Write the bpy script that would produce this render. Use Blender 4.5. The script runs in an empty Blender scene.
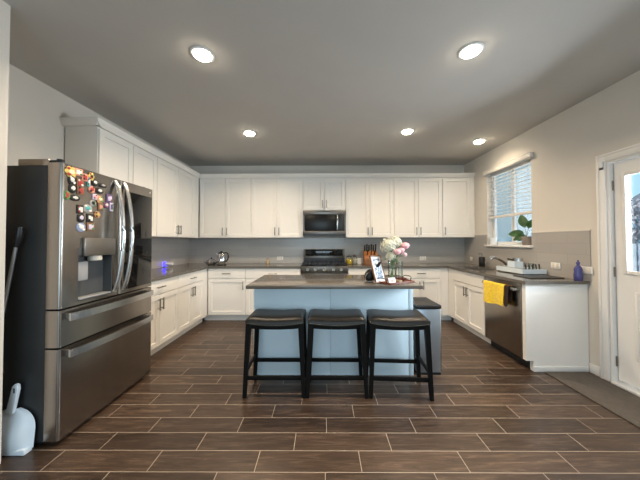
import bpy, bmesh, math, random
from mathutils import Vector, Matrix

random.seed(7)
sc = bpy.context.scene
COL = sc.collection

# ------------------------------------------------------------------ camera
cam_d = bpy.data.cameras.new('camera')
cam_d.sensor_width = 36.0
cam_d.lens = 256.77 / 640.0 * 36.0
cam_d.shift_x = -1.0 / 640.0
cam_d.shift_y = -3.285 / 640.0
cam_d.clip_start = 0.02
cam = bpy.data.objects.new('camera', cam_d)
cam.location = (-0.0137, -0.0082, 1.3055)
cam.rotation_euler = (Matrix.Rotation(0.0055, 3, 'Z') @ Matrix.Rotation(math.radians(90) + 0.0186, 3, 'X') @ Matrix.Rotation(-0.0019, 3, 'Z')).to_euler()
COL.objects.link(cam)
sc.camera = cam

# ------------------------------------------------------------------ world / exposure
sc.view_settings.view_transform = 'Standard'
sc.view_settings.look = 'None'
sc.view_settings.exposure = 0.0
sc.view_settings.gamma = 1.0
sc.view_settings.use_curve_mapping = False
W = bpy.data.worlds.new('sky')
sc.world = W
W.use_nodes = True
nt = W.node_tree
nt.nodes.clear()
wo = nt.nodes.new('ShaderNodeOutputWorld')
bg = nt.nodes.new('ShaderNodeBackground')
tc = nt.nodes.new('ShaderNodeTexCoord')
sp = nt.nodes.new('ShaderNodeSeparateXYZ')
rp = nt.nodes.new('ShaderNodeValToRGB')
rp.color_ramp.elements[0].position = 0.0
rp.color_ramp.elements[0].color = (0.42, 0.74, 0.87, 1)
rp.color_ramp.elements[1].position = 0.7
rp.color_ramp.elements[1].color = (0.36, 0.62, 0.88, 1)
nt.links.new(tc.outputs['Generated'], sp.inputs[0])
nt.links.new(sp.outputs['Z'], rp.inputs[0])
nt.links.new(rp.outputs[0], bg.inputs['Color'])
bg.inputs['Strength'].default_value = 1.2
nt.links.new(bg.outputs[0], wo.inputs[0])


def area(name, loc, rot, sx, sy, power, col):
    d = bpy.data.lights.new(name, 'AREA')
    d.shape = 'RECTANGLE'
    d.size = sx
    d.size_y = sy
    d.energy = power
    d.color = col
    o = bpy.data.objects.new(name, d)
    o.location = loc
    o.rotation_euler = rot
    COL.objects.link(o)
    return o


# daylight coming in through the patio opening behind the camera and the two right-hand openings
area('daylight_patio', (0.0, -3.60, 1.35), (math.radians(66), 0, 0), 3.4, 2.2, 96, (0.74, 0.88, 1.0))
area('daylight_window', (3.05, 3.72, 1.85), (0, math.radians(90), 0), 1.1, 0.85, 9, (0.78, 0.9, 1.0))
area('daylight_door', (3.10, 1.93, 1.62), (0, math.radians(70), 0), 0.9, 0.62, 125, (0.84, 0.93, 1.0))
sun_d = bpy.data.lights.new('sun', 'SUN')
sun_d.energy = 3.6
sun_d.angle = math.radians(1.0)
sun_d.color = (0.95, 0.98, 1.0)
sun = bpy.data.objects.new('sun', sun_d)
sun.rotation_euler = Vector((0.80, -0.12, -0.55)).to_track_quat('-Z', 'Y').to_euler()
COL.objects.link(sun)
LAMP_POWER = 23.0
LAMP_COL = (1.0, 0.79, 0.56)


# ------------------------------------------------------------------ materials
def mat(name, col, rough=0.5, metal=0.0, spec=0.5, noise=0.0, nscale=8.0, stretch=(1, 1, 1), emit=None, estr=0.0,
        trans=0.0, ior=1.45, bump=0.0, bscale=60.0, coat=0.0, sheen=0.0):
    m = bpy.data.materials.new(name)
    m.use_nodes = True
    n = m.node_tree
    b = n.nodes['Principled BSDF']
    b.inputs['Base Color'].default_value = (*col, 1)
    b.inputs['Roughness'].default_value = rough
    b.inputs['Metallic'].default_value = metal
    b.inputs['Specular IOR Level'].default_value = spec
    b.inputs['IOR'].default_value = ior
    b.inputs['Transmission Weight'].default_value = trans
    b.inputs['Coat Weight'].default_value = coat
    b.inputs['Sheen Weight'].default_value = sheen
    if emit:
        b.inputs['Emission Color'].default_value = (*emit, 1)
        b.inputs['Emission Strength'].default_value = estr
    t = n.nodes.new('ShaderNodeTexCoord')
    mp = n.nodes.new('ShaderNodeMapping')
    mp.inputs['Scale'].default_value = stretch
    n.links.new(t.outputs['Object'], mp.inputs[0])
    if noise > 0:
        nz = n.nodes.new('ShaderNodeTexNoise')
        nz.inputs['Scale'].default_value = nscale
        nz.inputs['Detail'].default_value = 4
        n.links.new(mp.outputs[0], nz.inputs['Vector'])
        r = n.nodes.new('ShaderNodeValToRGB')
        r.color_ramp.elements[0].position = 0.3
        r.color_ramp.elements[1].position = 0.7
        r.color_ramp.elements[0].color = (*[max(0, c * (1 - noise)) for c in col], 1)
        r.color_ramp.elements[1].color = (*[min(1, c * (1 + noise)) for c in col], 1)
        n.links.new(nz.outputs['Fac'], r.inputs[0])
        n.links.new(r.outputs[0], b.inputs['Base Color'])
    if bump > 0:
        nb = n.nodes.new('ShaderNodeTexNoise')
        nb.inputs['Scale'].default_value = bscale
        n.links.new(mp.outputs[0], nb.inputs['Vector'])
        bp = n.nodes.new('ShaderNodeBump')
        bp.inputs['Strength'].default_value = bump
        bp.inputs['Distance'].default_value = 0.002
        n.links.new(nb.outputs['Fac'], bp.inputs['Height'])
        n.links.new(bp.outputs[0], b.inputs['Normal'])
    return m


def math_node(n, op, a, b=None, c=None):
    m = n.nodes.new('ShaderNodeMath')
    m.operation = op
    for i, v in enumerate((a, b, c)):
        if v is None:
            continue
        if isinstance(v, (int, float)):
            m.inputs[i].default_value = v
        else:
            n.links.new(v, m.inputs[i])
    return m.outputs[0]


def floor_material():
    m = bpy.data.materials.new('wood_look_tile')
    m.use_nodes = True
    n = m.node_tree
    b = n.nodes['Principled BSDF']
    t = n.nodes.new('ShaderNodeTexCoord')
    s = n.nodes.new('ShaderNodeSeparateXYZ')
    n.links.new(t.outputs['Object'], s.inputs[0])
    P, L, G = 0.150, 0.612, 0.0036
    # rows run along x; each row shifts by a third of a tile
    v = math_node(n, 'DIVIDE', math_node(n, 'SUBTRACT', s.outputs['Y'], 1.4686 - 15 * P), P)
    row = math_node(n, 'FLOOR', v)
    fv = math_node(n, 'FRACT', v)
    ush = math_node(n, 'SUBTRACT', math_node(n, 'ADD', s.outputs['X'], 0.404 + L * 40), math_node(n, 'MULTIPLY', math_node(n, 'SUBTRACT', row, 15.0), 0.2080))
    u = math_node(n, 'DIVIDE', ush, L)
    colm = math_node(n, 'FLOOR', u)
    fu = math_node(n, 'FRACT', u)
    du = math_node(n, 'MULTIPLY', math_node(n, 'MINIMUM', fu, math_node(n, 'SUBTRACT', 1.0, fu)), L)
    dv = math_node(n, 'MULTIPLY', math_node(n, 'MINIMUM', fv, math_node(n, 'SUBTRACT', 1.0, fv)), P)
    d = math_node(n, 'MINIMUM', du, dv)
    grout = math_node(n, 'LESS_THAN', d, G / 2)
    cv = n.nodes.new('ShaderNodeCombineXYZ')
    n.links.new(colm, cv.inputs[0])
    n.links.new(row, cv.inputs[1])
    wn = n.nodes.new('ShaderNodeTexWhiteNoise')
    wn.noise_dimensions = '2D'
    n.links.new(cv.outputs[0], wn.inputs['Vector'])
    # wood figure
    pv = n.nodes.new('ShaderNodeCombineXYZ')
    n.links.new(math_node(n, 'MULTIPLY', s.outputs['X'], 1.9), pv.inputs[0])
    n.links.new(math_node(n, 'MULTIPLY', s.outputs['Y'], 21.0), pv.inputs[1])
    n.links.new(math_node(n, 'MULTIPLY', wn.outputs['Value'], 37.0), pv.inputs[2])
    n1 = n.nodes.new('ShaderNodeTexNoise')
    n1.inputs['Scale'].default_value = 2.0
    n1.inputs['Detail'].default_value = 9
    n1.inputs['Roughness'].default_value = 0.68
    n1.inputs['Distortion'].default_value = 0.8
    n.links.new(pv.outputs[0], n1.inputs['Vector'])
    r = n.nodes.new('ShaderNodeValToRGB')
    e = r.color_ramp.elements
    e[0].position = 0.28
    e[0].color = (0.030, 0.018, 0.012, 1)
    e[1].position = 0.78
    e[1].color = (0.20, 0.130, 0.086, 1)
    x = e.new(0.52)
    x.color = (0.070, 0.043, 0.028, 1)
    n.links.new(n1.outputs['Fac'], r.inputs[0])
    hv = n.nodes.new('ShaderNodeMix')
    hv.data_type = 'RGBA'
    hv.blend_type = 'MULTIPLY'
    hv.inputs['Factor'].default_value = 1.0
    n.links.new(r.outputs[0], hv.inputs['A'])
    tone = math_node(n, 'MULTIPLY_ADD', wn.outputs['Value'], 0.55, 0.58)
    n.links.new(tone, hv.inputs['B'])
    mx = n.nodes.new('ShaderNodeMix')
    mx.data_type = 'RGBA'
    n.links.new(grout, mx.inputs['Factor'])
    n.links.new(hv.outputs['Result'], mx.inputs['A'])
    mx.inputs['B'].default_value = (0.44, 0.36, 0.28, 1)
    n.links.new(mx.outputs['Result'], b.inputs['Base Color'])
    rr = math_node(n, 'MULTIPLY_ADD', grout, 0.45, 0.33)
    n.links.new(rr, b.inputs['Roughness'])
    b.inputs['Specular IOR Level'].default_value = 0.45
    bp = n.nodes.new('ShaderNodeBump')
    bp.inputs['Strength'].default_value = 0.5
    bp.inputs['Distance'].default_value = 0.002
    hh = math_node(n, 'ADD', math_node(n, 'SUBTRACT', 1.0, grout), math_node(n, 'MULTIPLY', n1.outputs['Fac'], 0.25))
    n.links.new(hh, bp.inputs['Height'])
    n.links.new(bp.outputs[0], b.inputs['Normal'])
    return m


def splash_material(name, col, axis):
    m = mat(name, col, rough=0.22, spec=0.5)
    n = m.node_tree
    b = n.nodes['Principled BSDF']
    t = n.nodes.new('ShaderNodeTexCoord')
    s = n.nodes.new('ShaderNodeSeparateXYZ')
    n.links.new(t.outputs['Object'], s.inputs[0])
    c = n.nodes.new('ShaderNodeCombineXYZ')
    n.links.new(s.outputs[axis], c.inputs[0])
    n.links.new(s.outputs['Z'], c.inputs[1])
    br = n.nodes.new('ShaderNodeTexBrick')
    br.inputs['Color1'].default_value = (*col, 1)
    br.inputs['Color2'].default_value = (*[k * 0.94 for k in col], 1)
    br.inputs['Mortar'].default_value = (*[k * 0.80 for k in col], 1)
    br.inputs['Scale'].default_value = 1.0
    br.inputs['Brick Width'].default_value = 0.40
    br.inputs['Row Height'].default_value = 0.1165
    br.inputs['Mortar Size'].default_value = 0.0016
    n.links.new(c.outputs[0], br.inputs['Vector'])
    n.links.new(br.outputs['Color'], b.inputs['Base Color'])
    return m


def glass_material(name, tint=(1, 1, 1), refl=0.08):
    m = bpy.data.materials.new(name)
    m.use_nodes = True
    n = m.node_tree
    n.nodes.clear()
    o = n.nodes.new('ShaderNodeOutputMaterial')
    mx = n.nodes.new('ShaderNodeMixShader')
    tr = n.nodes.new('ShaderNodeBsdfTransparent')
    tr.inputs[0].default_value = (*tint, 1)
    gl = n.nodes.new('ShaderNodeBsdfGlossy')
    gl.inputs['Roughness'].default_value = 0.02
    lw = n.nodes.new('ShaderNodeLayerWeight')
    lw.inputs[0].default_value = 0.25
    k = math_node(n, 'MULTIPLY_ADD', lw.outputs['Fresnel'], 0.8, refl * 0.3)
    n.links.new(k, mx.inputs[0])
    n.links.new(tr.outputs[0], mx.inputs[1])
    n.links.new(gl.outputs[0], mx.inputs[2])
    n.links.new(mx.outputs[0], o.inputs[0])
    return m


M = {}
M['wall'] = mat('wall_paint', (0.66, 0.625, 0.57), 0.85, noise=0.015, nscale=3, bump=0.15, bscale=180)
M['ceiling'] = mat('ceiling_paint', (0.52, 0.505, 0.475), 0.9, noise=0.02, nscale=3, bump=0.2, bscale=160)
M['trim'] = mat('white_trim_paint', (0.78, 0.77, 0.75), 0.4, noise=0.01)
M['floor'] = floor_material()
M['cab'] = mat('white_cabinet_paint', (0.80, 0.775, 0.73), 0.42, noise=0.012, nscale=5)
M['island'] = mat('pale_blue_paint', (0.70, 0.85, 0.93), 0.45, noise=0.012, nscale=5)
M['counter'] = mat('grey_quartz', (0.115, 0.104, 0.091), 0.13, noise=0.015, nscale=160)
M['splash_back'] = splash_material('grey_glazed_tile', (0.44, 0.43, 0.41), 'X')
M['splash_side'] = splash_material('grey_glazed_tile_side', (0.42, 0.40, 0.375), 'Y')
M['nickel'] = mat('brushed_nickel', (0.30, 0.28, 0.26), 0.34, 1.0, noise=0.05, nscale=40)
M['steel_dark'] = mat('black_stainless', (0.36, 0.325, 0.29), 0.25, 1.0, noise=0.06, nscale=14, stretch=(1, 1, 0.05))
M['steel'] = mat('stainless_steel', (0.56, 0.55, 0.53), 0.27, 1.0, noise=0.05, nscale=20, stretch=(1, 1, 0.05))
M['steel_black'] = mat('dark_stainless_trim', (0.17, 0.155, 0.14), 0.33, 1.0, noise=0.05, nscale=14, stretch=(0.05, 1, 1))
M['steel_grey'] = mat('grey_painted_steel', (0.30, 0.29, 0.275), 0.38, 0.75, noise=0.03)
M['chrome'] = mat('polished_chrome', (0.75, 0.75, 0.75), 0.08, 1.0, noise=0.01)
M['charcoal'] = mat('charcoal_painted_steel', (0.030, 0.032, 0.033), 0.42, noise=0.08, nscale=6)
M['black_plastic'] = mat('black_plastic', (0.012, 0.012, 0.013), 0.35, noise=0.1)
M['black_glass'] = mat('black_glass', (0.006, 0.006, 0.006), 0.05, spec=0.6, noise=0.05)
M['dark_grey'] = mat('dark_grey_plastic', (0.075, 0.08, 0.085), 0.35, noise=0.05)
M['mid_grey'] = mat('mid_grey_plastic', (0.33, 0.34, 0.35), 0.4, noise=0.04)
M['white_plastic'] = mat('white_plastic', (0.78, 0.79, 0.79), 0.35, noise=0.01)
M['blue_white_plastic'] = mat('pale_blue_plastic', (0.70, 0.79, 0.86), 0.4, noise=0.02)
M['leather'] = mat('black_leather', (0.016, 0.014, 0.012), 0.36, spec=0.32, noise=0.25, nscale=40, bump=0.25, bscale=220)
M['black_wood'] = mat('black_stained_wood', (0.007, 0.0065, 0.006), 0.55, spec=0.12, noise=0.25, nscale=12, stretch=(6, 6, 1))
M['brass'] = mat('dull_brass_nailheads', (0.20, 0.17, 0.12), 0.35, 1.0, noise=0.05)
M['bin_steel'] = mat('cool_grey_bin_steel', (0.36, 0.41, 0.46), 0.36, 0.85, noise=0.03, nscale=20, stretch=(1, 1, 0.05))
M['mat_grey'] = mat('grey_rubber_mat', (0.100, 0.088, 0.076), 0.85, noise=0.14, nscale=26, bump=0.5, bscale=240)
M['towel'] = mat('yellow_terry', (0.90, 0.60, 0.015), 0.95, noise=0.16, nscale=40, bump=1.0, bscale=160, sheen=0.3)
M['brown_strip'] = mat('dark_brown_strip', (0.030, 0.015, 0.010), 0.95, noise=0.2, nscale=50, bump=0.8, bscale=200)
M['glass'] = glass_material('window_glass')
M['clear'] = glass_material('clear_glass', (0.93, 0.96, 0.94), 0.15)
M['amber'] = mat('yellow_contents', (0.80, 0.55, 0.04), 0.5, noise=0.2, nscale=60)
M['cream'] = mat('cream_contents', (0.70, 0.64, 0.55), 0.6, noise=0.1, nscale=60)
M['wood_block'] = mat('warm_brown_wood', (0.30, 0.115, 0.035), 0.45, noise=0.25, nscale=9, stretch=(1, 1, 7))
M['frame_wood'] = mat('mid_brown_wood', (0.22, 0.105, 0.05), 0.45, noise=0.25, nscale=9, stretch=(7, 7, 1))
M['tray_wood'] = mat('red_brown_wood', (0.15, 0.042, 0.025), 0.40, noise=0.3, nscale=14, stretch=(1, 6, 1))
M['pink'] = mat('pink_petals', (0.84, 0.47, 0.51), 0.7, noise=0.12, nscale=30)
M['pale_pink'] = mat('pale_pink_petals', (0.84, 0.58, 0.58), 0.7, noise=0.12, nscale=30)
M['white_petal'] = mat('creamy_white_petals', (0.72, 0.72, 0.60), 0.75, noise=0.10, nscale=30)
M['green'] = mat('green_leaf', (0.032, 0.10, 0.026), 0.42, noise=0.3, nscale=18)
M['stem'] = mat('green_stem', (0.12, 0.20, 0.05), 0.55, noise=0.2, nscale=20)
M['soil'] = mat('dark_soil', (0.04, 0.028, 0.02), 0.95, noise=0.3, nscale=60)
M['blue_bottle'] = mat('violet_blue_plastic', (0.065, 0.065, 0.22), 0.22, noise=0.08)
M['grey_ceramic'] = mat('grey_brown_ceramic', (0.30, 0.25, 0.21), 0.35, noise=0.15, nscale=14)
M['grey_blind'] = mat('white_blind_slats', (0.74, 0.71, 0.66), 0.5, noise=0.02)
M['lamp'] = mat('lamp_lens', (1, 0.95, 0.85), 0.5, emit=(1.0, 0.86, 0.66), estr=50.0)
M['blue_led'] = mat('blue_glow', (0.05, 0.05, 0.8), 0.4, emit=(0.04, 0.03, 1.0), estr=5.0)
M['mw_glass'] = mat('tinted_oven_glass', (0.008, 0.008, 0.008), 0.28, spec=0.3, noise=0.05)
M['display'] = mat('dispenser_display', (0.24, 0.22, 0.195), 0.30, 0.8, noise=0.04)
M['siding'] = mat('pale_house_siding', (0.64, 0.86, 0.95), 0.8, noise=0.03, nscale=3)
M['roof'] = mat('grey_shingle_roof', (0.16, 0.17, 0.19), 0.9, noise=0.2, nscale=12)
M['ground'] = mat('pale_yard_ground', (0.30, 0.33, 0.30), 0.95, noise=0.2, nscale=4)
M['fence'] = mat('grey_fence_wood', (0.36, 0.38, 0.42), 0.85, noise=0.15, nscale=6)
M['tree_leaf'] = mat('dusty_tree_leaf', (0.42, 0.38, 0.40), 0.8, noise=0.25, nscale=6)
M['bark'] = mat('grey_bark', (0.14, 0.12, 0.11), 0.9, noise=0.2, nscale=14)
M['silver_pole'] = mat('silver_pole', (0.50, 0.52, 0.54), 0.28, 1.0, noise=0.04)
M['dark_red'] = mat('dark_red_glaze', (0.11, 0.022, 0.022), 0.25, noise=0.2)
M['tan'] = mat('tan_ceramic', (0.46, 0.36, 0.22), 0.5, noise=0.12, nscale=30)
M['photo_white'] = mat('white_mat_board', (0.82, 0.83, 0.84), 0.6, noise=0.01)


def photo_material():
    m = mat('blue_grey_print', (0.4, 0.45, 0.52), 0.35)
    n = m.node_tree
    b = n.nodes['Principled BSDF']
    t = n.nodes.new('ShaderNodeTexCoord')
    nz = n.nodes.new('ShaderNodeTexNoise')
    nz.inputs['Scale'].default_value = 26
    nz.inputs['Detail'].default_value = 3
    nz.inputs['Distortion'].default_value = 1.2
    n.links.new(t.outputs['Object'], nz.inputs['Vector'])
    r = n.nodes.new('ShaderNodeValToRGB')
    r.color_ramp.elements[0].position = 0.40
    r.color_ramp.elements[0].color = (0.03, 0.04, 0.07, 1)
    r.color_ramp.elements[1].position = 0.62
    r.color_ramp.elements[1].color = (0.62, 0.68, 0.72, 1)
    k = r.color_ramp.elements.new(0.5)
    k.color = (0.16, 0.24, 0.36, 1)
    n.links.new(nz.outputs['Fac'], r.inputs[0])
    n.links.new(r.outputs[0], b.inputs['Base Color'])
    return m


M['photo'] = photo_material()


# ------------------------------------------------------------------ mesh builder
class MB:
    def __init__(self):
        self.bm = bmesh.new()

    def _merge(self, t, mx=None):
        if mx is not None:
            bmesh.ops.transform(t, matrix=mx, verts=t.verts)
        me = bpy.data.meshes.new('t')
        t.to_mesh(me)
        t.free()
        self.bm.from_mesh(me)
        bpy.data.meshes.remove(me)
        return self

    def box(self, x0, x1, y0, y1, z0, z1, bev=0.0, seg=2, mx=None):
        t = bmesh.new()
        bmesh.ops.create_cube(t, size=1.0)
        bmesh.ops.transform(t, matrix=Matrix.Translation(((x0 + x1) / 2, (y0 + y1) / 2, (z0 + z1) / 2)) @ Matrix.Diagonal((abs(x1 - x0), abs(y1 - y0), abs(z1 - z0), 1)), verts=t.verts)
        if bev > 0:
            bmesh.ops.bevel(t, geom=t.edges[:], offset=bev, segments=seg, profile=0.5, affect='EDGES')
        return self._merge(t, mx)

    def cyl(self, p0, p1, r0, r1=None, seg=16):
        p0, p1 = Vector(p0), Vector(p1)
        r1 = r0 if r1 is None else r1
        t = bmesh.new()
        d = p1 - p0
        bmesh.ops.create_cone(t, cap_ends=True, segments=seg, radius1=r0, radius2=r1, depth=d.length)
        q = d.to_track_quat('Z', 'Y').to_matrix().to_4x4()
        return self._merge(t, Matrix.Translation((p0 + p1) / 2) @ q)

    def lathe(self, prof, c=(0, 0, 0), seg=24, mx=None):
        t = bmesh.new()
        rings = []
        for r, z in prof:
            if r < 1e-6:
                rings.append([t.verts.new((0, 0, z))])
            else:
                rings.append([t.verts.new((r * math.cos(2 * math.pi * i / seg), r * math.sin(2 * math.pi * i / seg), z)) for i in range(seg)])
        for a, b in zip(rings, rings[1:]):
            for i in range(seg):
                j = (i + 1) % seg
                if len(a) == 1 and len(b) == 1:
                    continue
                if len(a) == 1:
                    t.faces.new((a[0], b[j], b[i]))
                elif len(b) == 1:
                    t.faces.new((a[i], a[j], b[0]))
                else:
                    t.faces.new((a[i], a[j], b[j], b[i]))
        bmesh.ops.recalc_face_normals(t, faces=t.faces)
        m = Matrix.Translation(c)
        return self._merge(t, m if mx is None else m @ mx)

    def tube(self, pts, r, seg=10, flat=1.0):
        pts = [Vector(p) for p in pts]
        t = bmesh.new()
        rings = []
        up = Vector((0.013, 0.021, 1))
        for i, p in enumerate(pts):
            a = pts[max(i - 1, 0)]
            b = pts[min(i + 1, len(pts) - 1)]
            d = (b - a).normalized()
            u = d.cross(up)
            if u.length < 0.05:
                u = d.cross(Vector((0, 1, 0)))
            u.normalize()
            w = u.cross(d).normalized()
            rr = r[i] if isinstance(r, (list, tuple)) else r
            rings.append([t.verts.new(p + u * rr * math.cos(2 * math.pi * k / seg) + w * rr * flat * math.sin(2 * math.pi * k / seg)) for k in range(seg)])
        for a, b in zip(rings, rings[1:]):
            for k in range(seg):
                j = (k + 1) % seg
                t.faces.new((a[k], a[j], b[j], b[k]))
        t.faces.new(rings[0][::-1])
        t.faces.new(rings[-1])
        bmesh.ops.recalc_face_normals(t, faces=t.faces)
        return self._merge(t)

    def prism(self, poly, a0, a1, axis='z', bev=0.0, seg=2):
        """polygon extruded along an axis: z -> poly is (x, y); x -> poly is (y, z); y -> poly is (x, z)"""
        t = bmesh.new()

        def v(p, a):
            return {'z': (p[0], p[1], a), 'x': (a, p[0], p[1]), 'y': (p[0], a, p[1])}[axis]
        lo = [t.verts.new(v(p, a0)) for p in poly]
        hi = [t.verts.new(v(p, a1)) for p in poly]
        n = len(poly)
        t.faces.new(lo)
        t.faces.new(hi)
        for i in range(n):
            j = (i + 1) % n
            t.faces.new((lo[i], lo[j], hi[j], hi[i]))
        bmesh.ops.recalc_face_normals(t, faces=t.faces)
        if bev > 0:
            bmesh.ops.bevel(t, geom=t.edges[:], offset=bev, segments=seg, profile=0.5, affect='EDGES')
        return self._merge(t)

    def ball(self, c, rx, ry=None, rz=None, sub=3, mx=None):
        t = bmesh.new()
        bmesh.ops.create_icosphere(t, subdivisions=sub, radius=1.0)
        ry = rx if ry is None else ry
        rz = rx if rz is None else rz
        m = Matrix.Translation(c) @ (mx if mx is not None else Matrix.Identity(4)) @ Matrix.Diagonal((rx, ry, rz, 1))
        return self._merge(t, m)

    def grid(self, fn, nu, nv, thick=0.0):
        t = bmesh.new()
        V = [[t.verts.new(fn(i / nu, j / nv)) for j in range(nv + 1)] for i in range(nu + 1)]
        for i in range(nu):
            for j in range(nv):
                t.faces.new((V[i][j], V[i + 1][j], V[i + 1][j + 1], V[i][j + 1]))
        if thick:
            bmesh.ops.recalc_face_normals(t, faces=t.faces)
            bmesh.ops.solidify(t, geom=t.faces[:], thickness=thick)
        bmesh.ops.recalc_face_normals(t, faces=t.faces)
        return self._merge(t)

    def xf(self, mx):
        bmesh.ops.transform(self.bm, matrix=mx, verts=self.bm.verts)
        return self


def obj(name, mb, m, parent=None, label=None, cat=None, group=None, kind=None, smooth=True, angle=0.6):
    me = bpy.data.meshes.new(name)
    off = Vector((0, 0, 0))
    if parent is None and kind != 'structure':
        vs = [v.co for v in mb.bm.verts]
        off = Vector(((min(v.x for v in vs) + max(v.x for v in vs)) / 2, (min(v.y for v in vs) + max(v.y for v in vs)) / 2, min(v.z for v in vs)))
        bmesh.ops.translate(mb.bm, vec=-off, verts=mb.bm.verts)
    mb.bm.to_mesh(me)
    mb.bm.free()
    me.materials.append(M[m] if isinstance(m, str) else m)
    if smooth:
        me.shade_smooth()
        me.set_sharp_from_angle(angle=angle)
    o = bpy.data.objects.new(name, me)
    COL.objects.link(o)
    if parent is not None:
        o.parent = parent
    else:
        o.location = off
    if label:
        o['label'] = label
    if cat:
        o['category'] = cat
    if group:
        o['group'] = group
    if kind:
        o['kind'] = kind
    return o


def struct(name, mb, m, parent=None, **k):
    return obj(name, mb, m, parent, kind='structure' if parent is None else None, **k)


def thing(name, label, cat, loc=(0, 0, 0), rotz=0.0, group=None, kind=None):
    o = bpy.data.objects.new(name, None)
    o.empty_display_size = 0.1
    o.location = loc
    o.rotation_euler = (0, 0, rotz)
    COL.objects.link(o)
    o['label'] = label
    o['category'] = cat
    if group:
        o['group'] = group
    if kind:
        o['kind'] = kind
    return o


def dup(root, loc, rotz, label=None):
    r = root.copy()
    COL.objects.link(r)
    r.location = loc
    r.rotation_euler = (0, 0, rotz)
    if label:
        r['label'] = label
    for ch in list(root.children):
        c = ch.copy()
        COL.objects.link(c)
        c.parent = r
        for g in list(ch.children):
            d = g.copy()
            COL.objects.link(d)
            d.parent = c
    return r


# ------------------------------------------------------------------ room dimensions
XL, XR, YB, YR, H = -2.53, 2.66, 4.83, -3.2, 2.743
WT = 0.14

struct('floor', MB().box(XL - WT, XR + WT, YR - WT, YB + WT, -0.10, 0.0), 'floor')
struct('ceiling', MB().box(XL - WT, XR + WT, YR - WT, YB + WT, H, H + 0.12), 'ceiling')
struct('wall_back', MB().box(XL - WT, XR + WT, YB, YB + WT, 0, H), 'wall')
struct('wall_left', MB().box(XL - WT, XL, YR, YB, 0, H), 'wall')
struct('wall_left_return', MB().box(XL, -1.912, 1.40, 1.52, 0, H), 'wall')
# right wall with window and door openings
WY0, WY1, WZ0, WZ1 = 3.28, 4.16, 1.25, 2.39
DY0, DY1, DZ1 = 1.44, 2.41, 2.05
rw = MB()
rw.box(XR, XR + WT, YR, DY0, 0, H)
rw.box(XR, XR + WT, DY0, DY1, DZ1, H)
rw.box(XR, XR + WT, DY1, WY0, 0, H)
rw.box(XR, XR + WT, WY0, WY1, 0, WZ0 - 0.03)
rw.box(XR, XR + WT, WY0, WY1, WZ1, H)
rw.box(XR, XR + WT, WY1, YB, 0, H)
struct('wall_right', rw, 'wall')
# wall behind the camera, with the patio opening
rr = MB()
rr.box(XL - WT, -1.75, YR - WT, YR, 0, H)
rr.box(1.75, XR + WT, YR - WT, YR, 0, H)
rr.box(-1.75, 1.75, YR - WT, YR, 2.3, H)
struct('wall_rear', rr, 'wall')
pf = MB()
for x in (-1.75, -0.03, 1.69):
    pf.box(x, x + 0.06, YR - 0.10, YR - 0.04, 0.0, 2.3)
pf.box(-1.75, 1.75, YR - 0.10, YR - 0.04, 2.24, 2.3)
struct('window_2', pf, 'trim')

# tiled backsplash
bs = MB().box(XL + 0.001, XR - 0.001, YB - 0.012, YB - 0.001, 0.906, 1.372)
struct('trim_1', bs, 'splash_back')
struct('trim_2', MB().box(XL + 0.001, XL + 0.012, 2.57, YB - 0.013, 0.906, 1.372), 'splash_side')
b2 = MB()
b2.box(XR - 0.012, XR - 0.001, 2.565, WY0 - 0.005, 0.906, 1.41)
b2.box(XR - 0.012, XR - 0.001, WY0 - 0.005, WY1 + 0.005, 0.906, WZ0 - 0.034)
b2.box(XR - 0.012, XR - 0.001, WY1 + 0.005, YB - 0.013, 0.906, 1.41)
struct('trim_3', b2, 'splash_side')
b3 = MB()
b3.box(XR - 0.014, XR - 0.001, 2.56, WY0 - 0.005, 1.41, 1.420)
b3.box(XR - 0.014, XR - 0.001, WY1 + 0.005, 4.49, 1.41, 1.420)
struct('trim_4', b3, 'wall')

# baseboards
struct('baseboard_right', MB().box(XR - 0.014, XR - 0.001, 2.495, 2.595, 0, 0.09, 0.004), 'trim')
struct('baseboard_left', MB().box(XL + 0.001, XL + 0.014, YR, 1.39, 0, 0.09, 0.004), 'trim')

# ------------------------------------------------------------------ window over the sink
wf = MB()
fx0, fx1 = XR + 0.085, XR + 0.13
wf.box(fx0, fx1, WY0, WY0 + 0.045, WZ0, WZ1, 0.004)
wf.box(fx0, fx1, WY1 - 0.045, WY1, WZ0, WZ1, 0.004)
wf.box(fx0, fx1, WY0 + 0.045, WY1 - 0.045, WZ0, WZ0 + 0.045, 0.004)
wf.box(fx0, fx1, WY0 + 0.045, WY1 - 0.045, WZ1 - 0.045, WZ1, 0.004)
wf.box(fx0, fx1, 3.695, 3.745, WZ0 + 0.045, WZ1 - 0.045, 0.004)
win = struct('window_1', wf, 'trim')
obj('window_pane', MB().box(XR + 0.105, XR + 0.110, WY0 + 0.045, WY1 - 0.045, WZ0 + 0.045, WZ1 - 0.045), 'glass', win)
obj('window_sill', MB().box(XR - 0.045, XR + 0.085, WY0 - 0.03, WY1 + 0.03, WZ0 - 0.030, WZ0 - 0.001, 0.006), 'trim', win)

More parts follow.
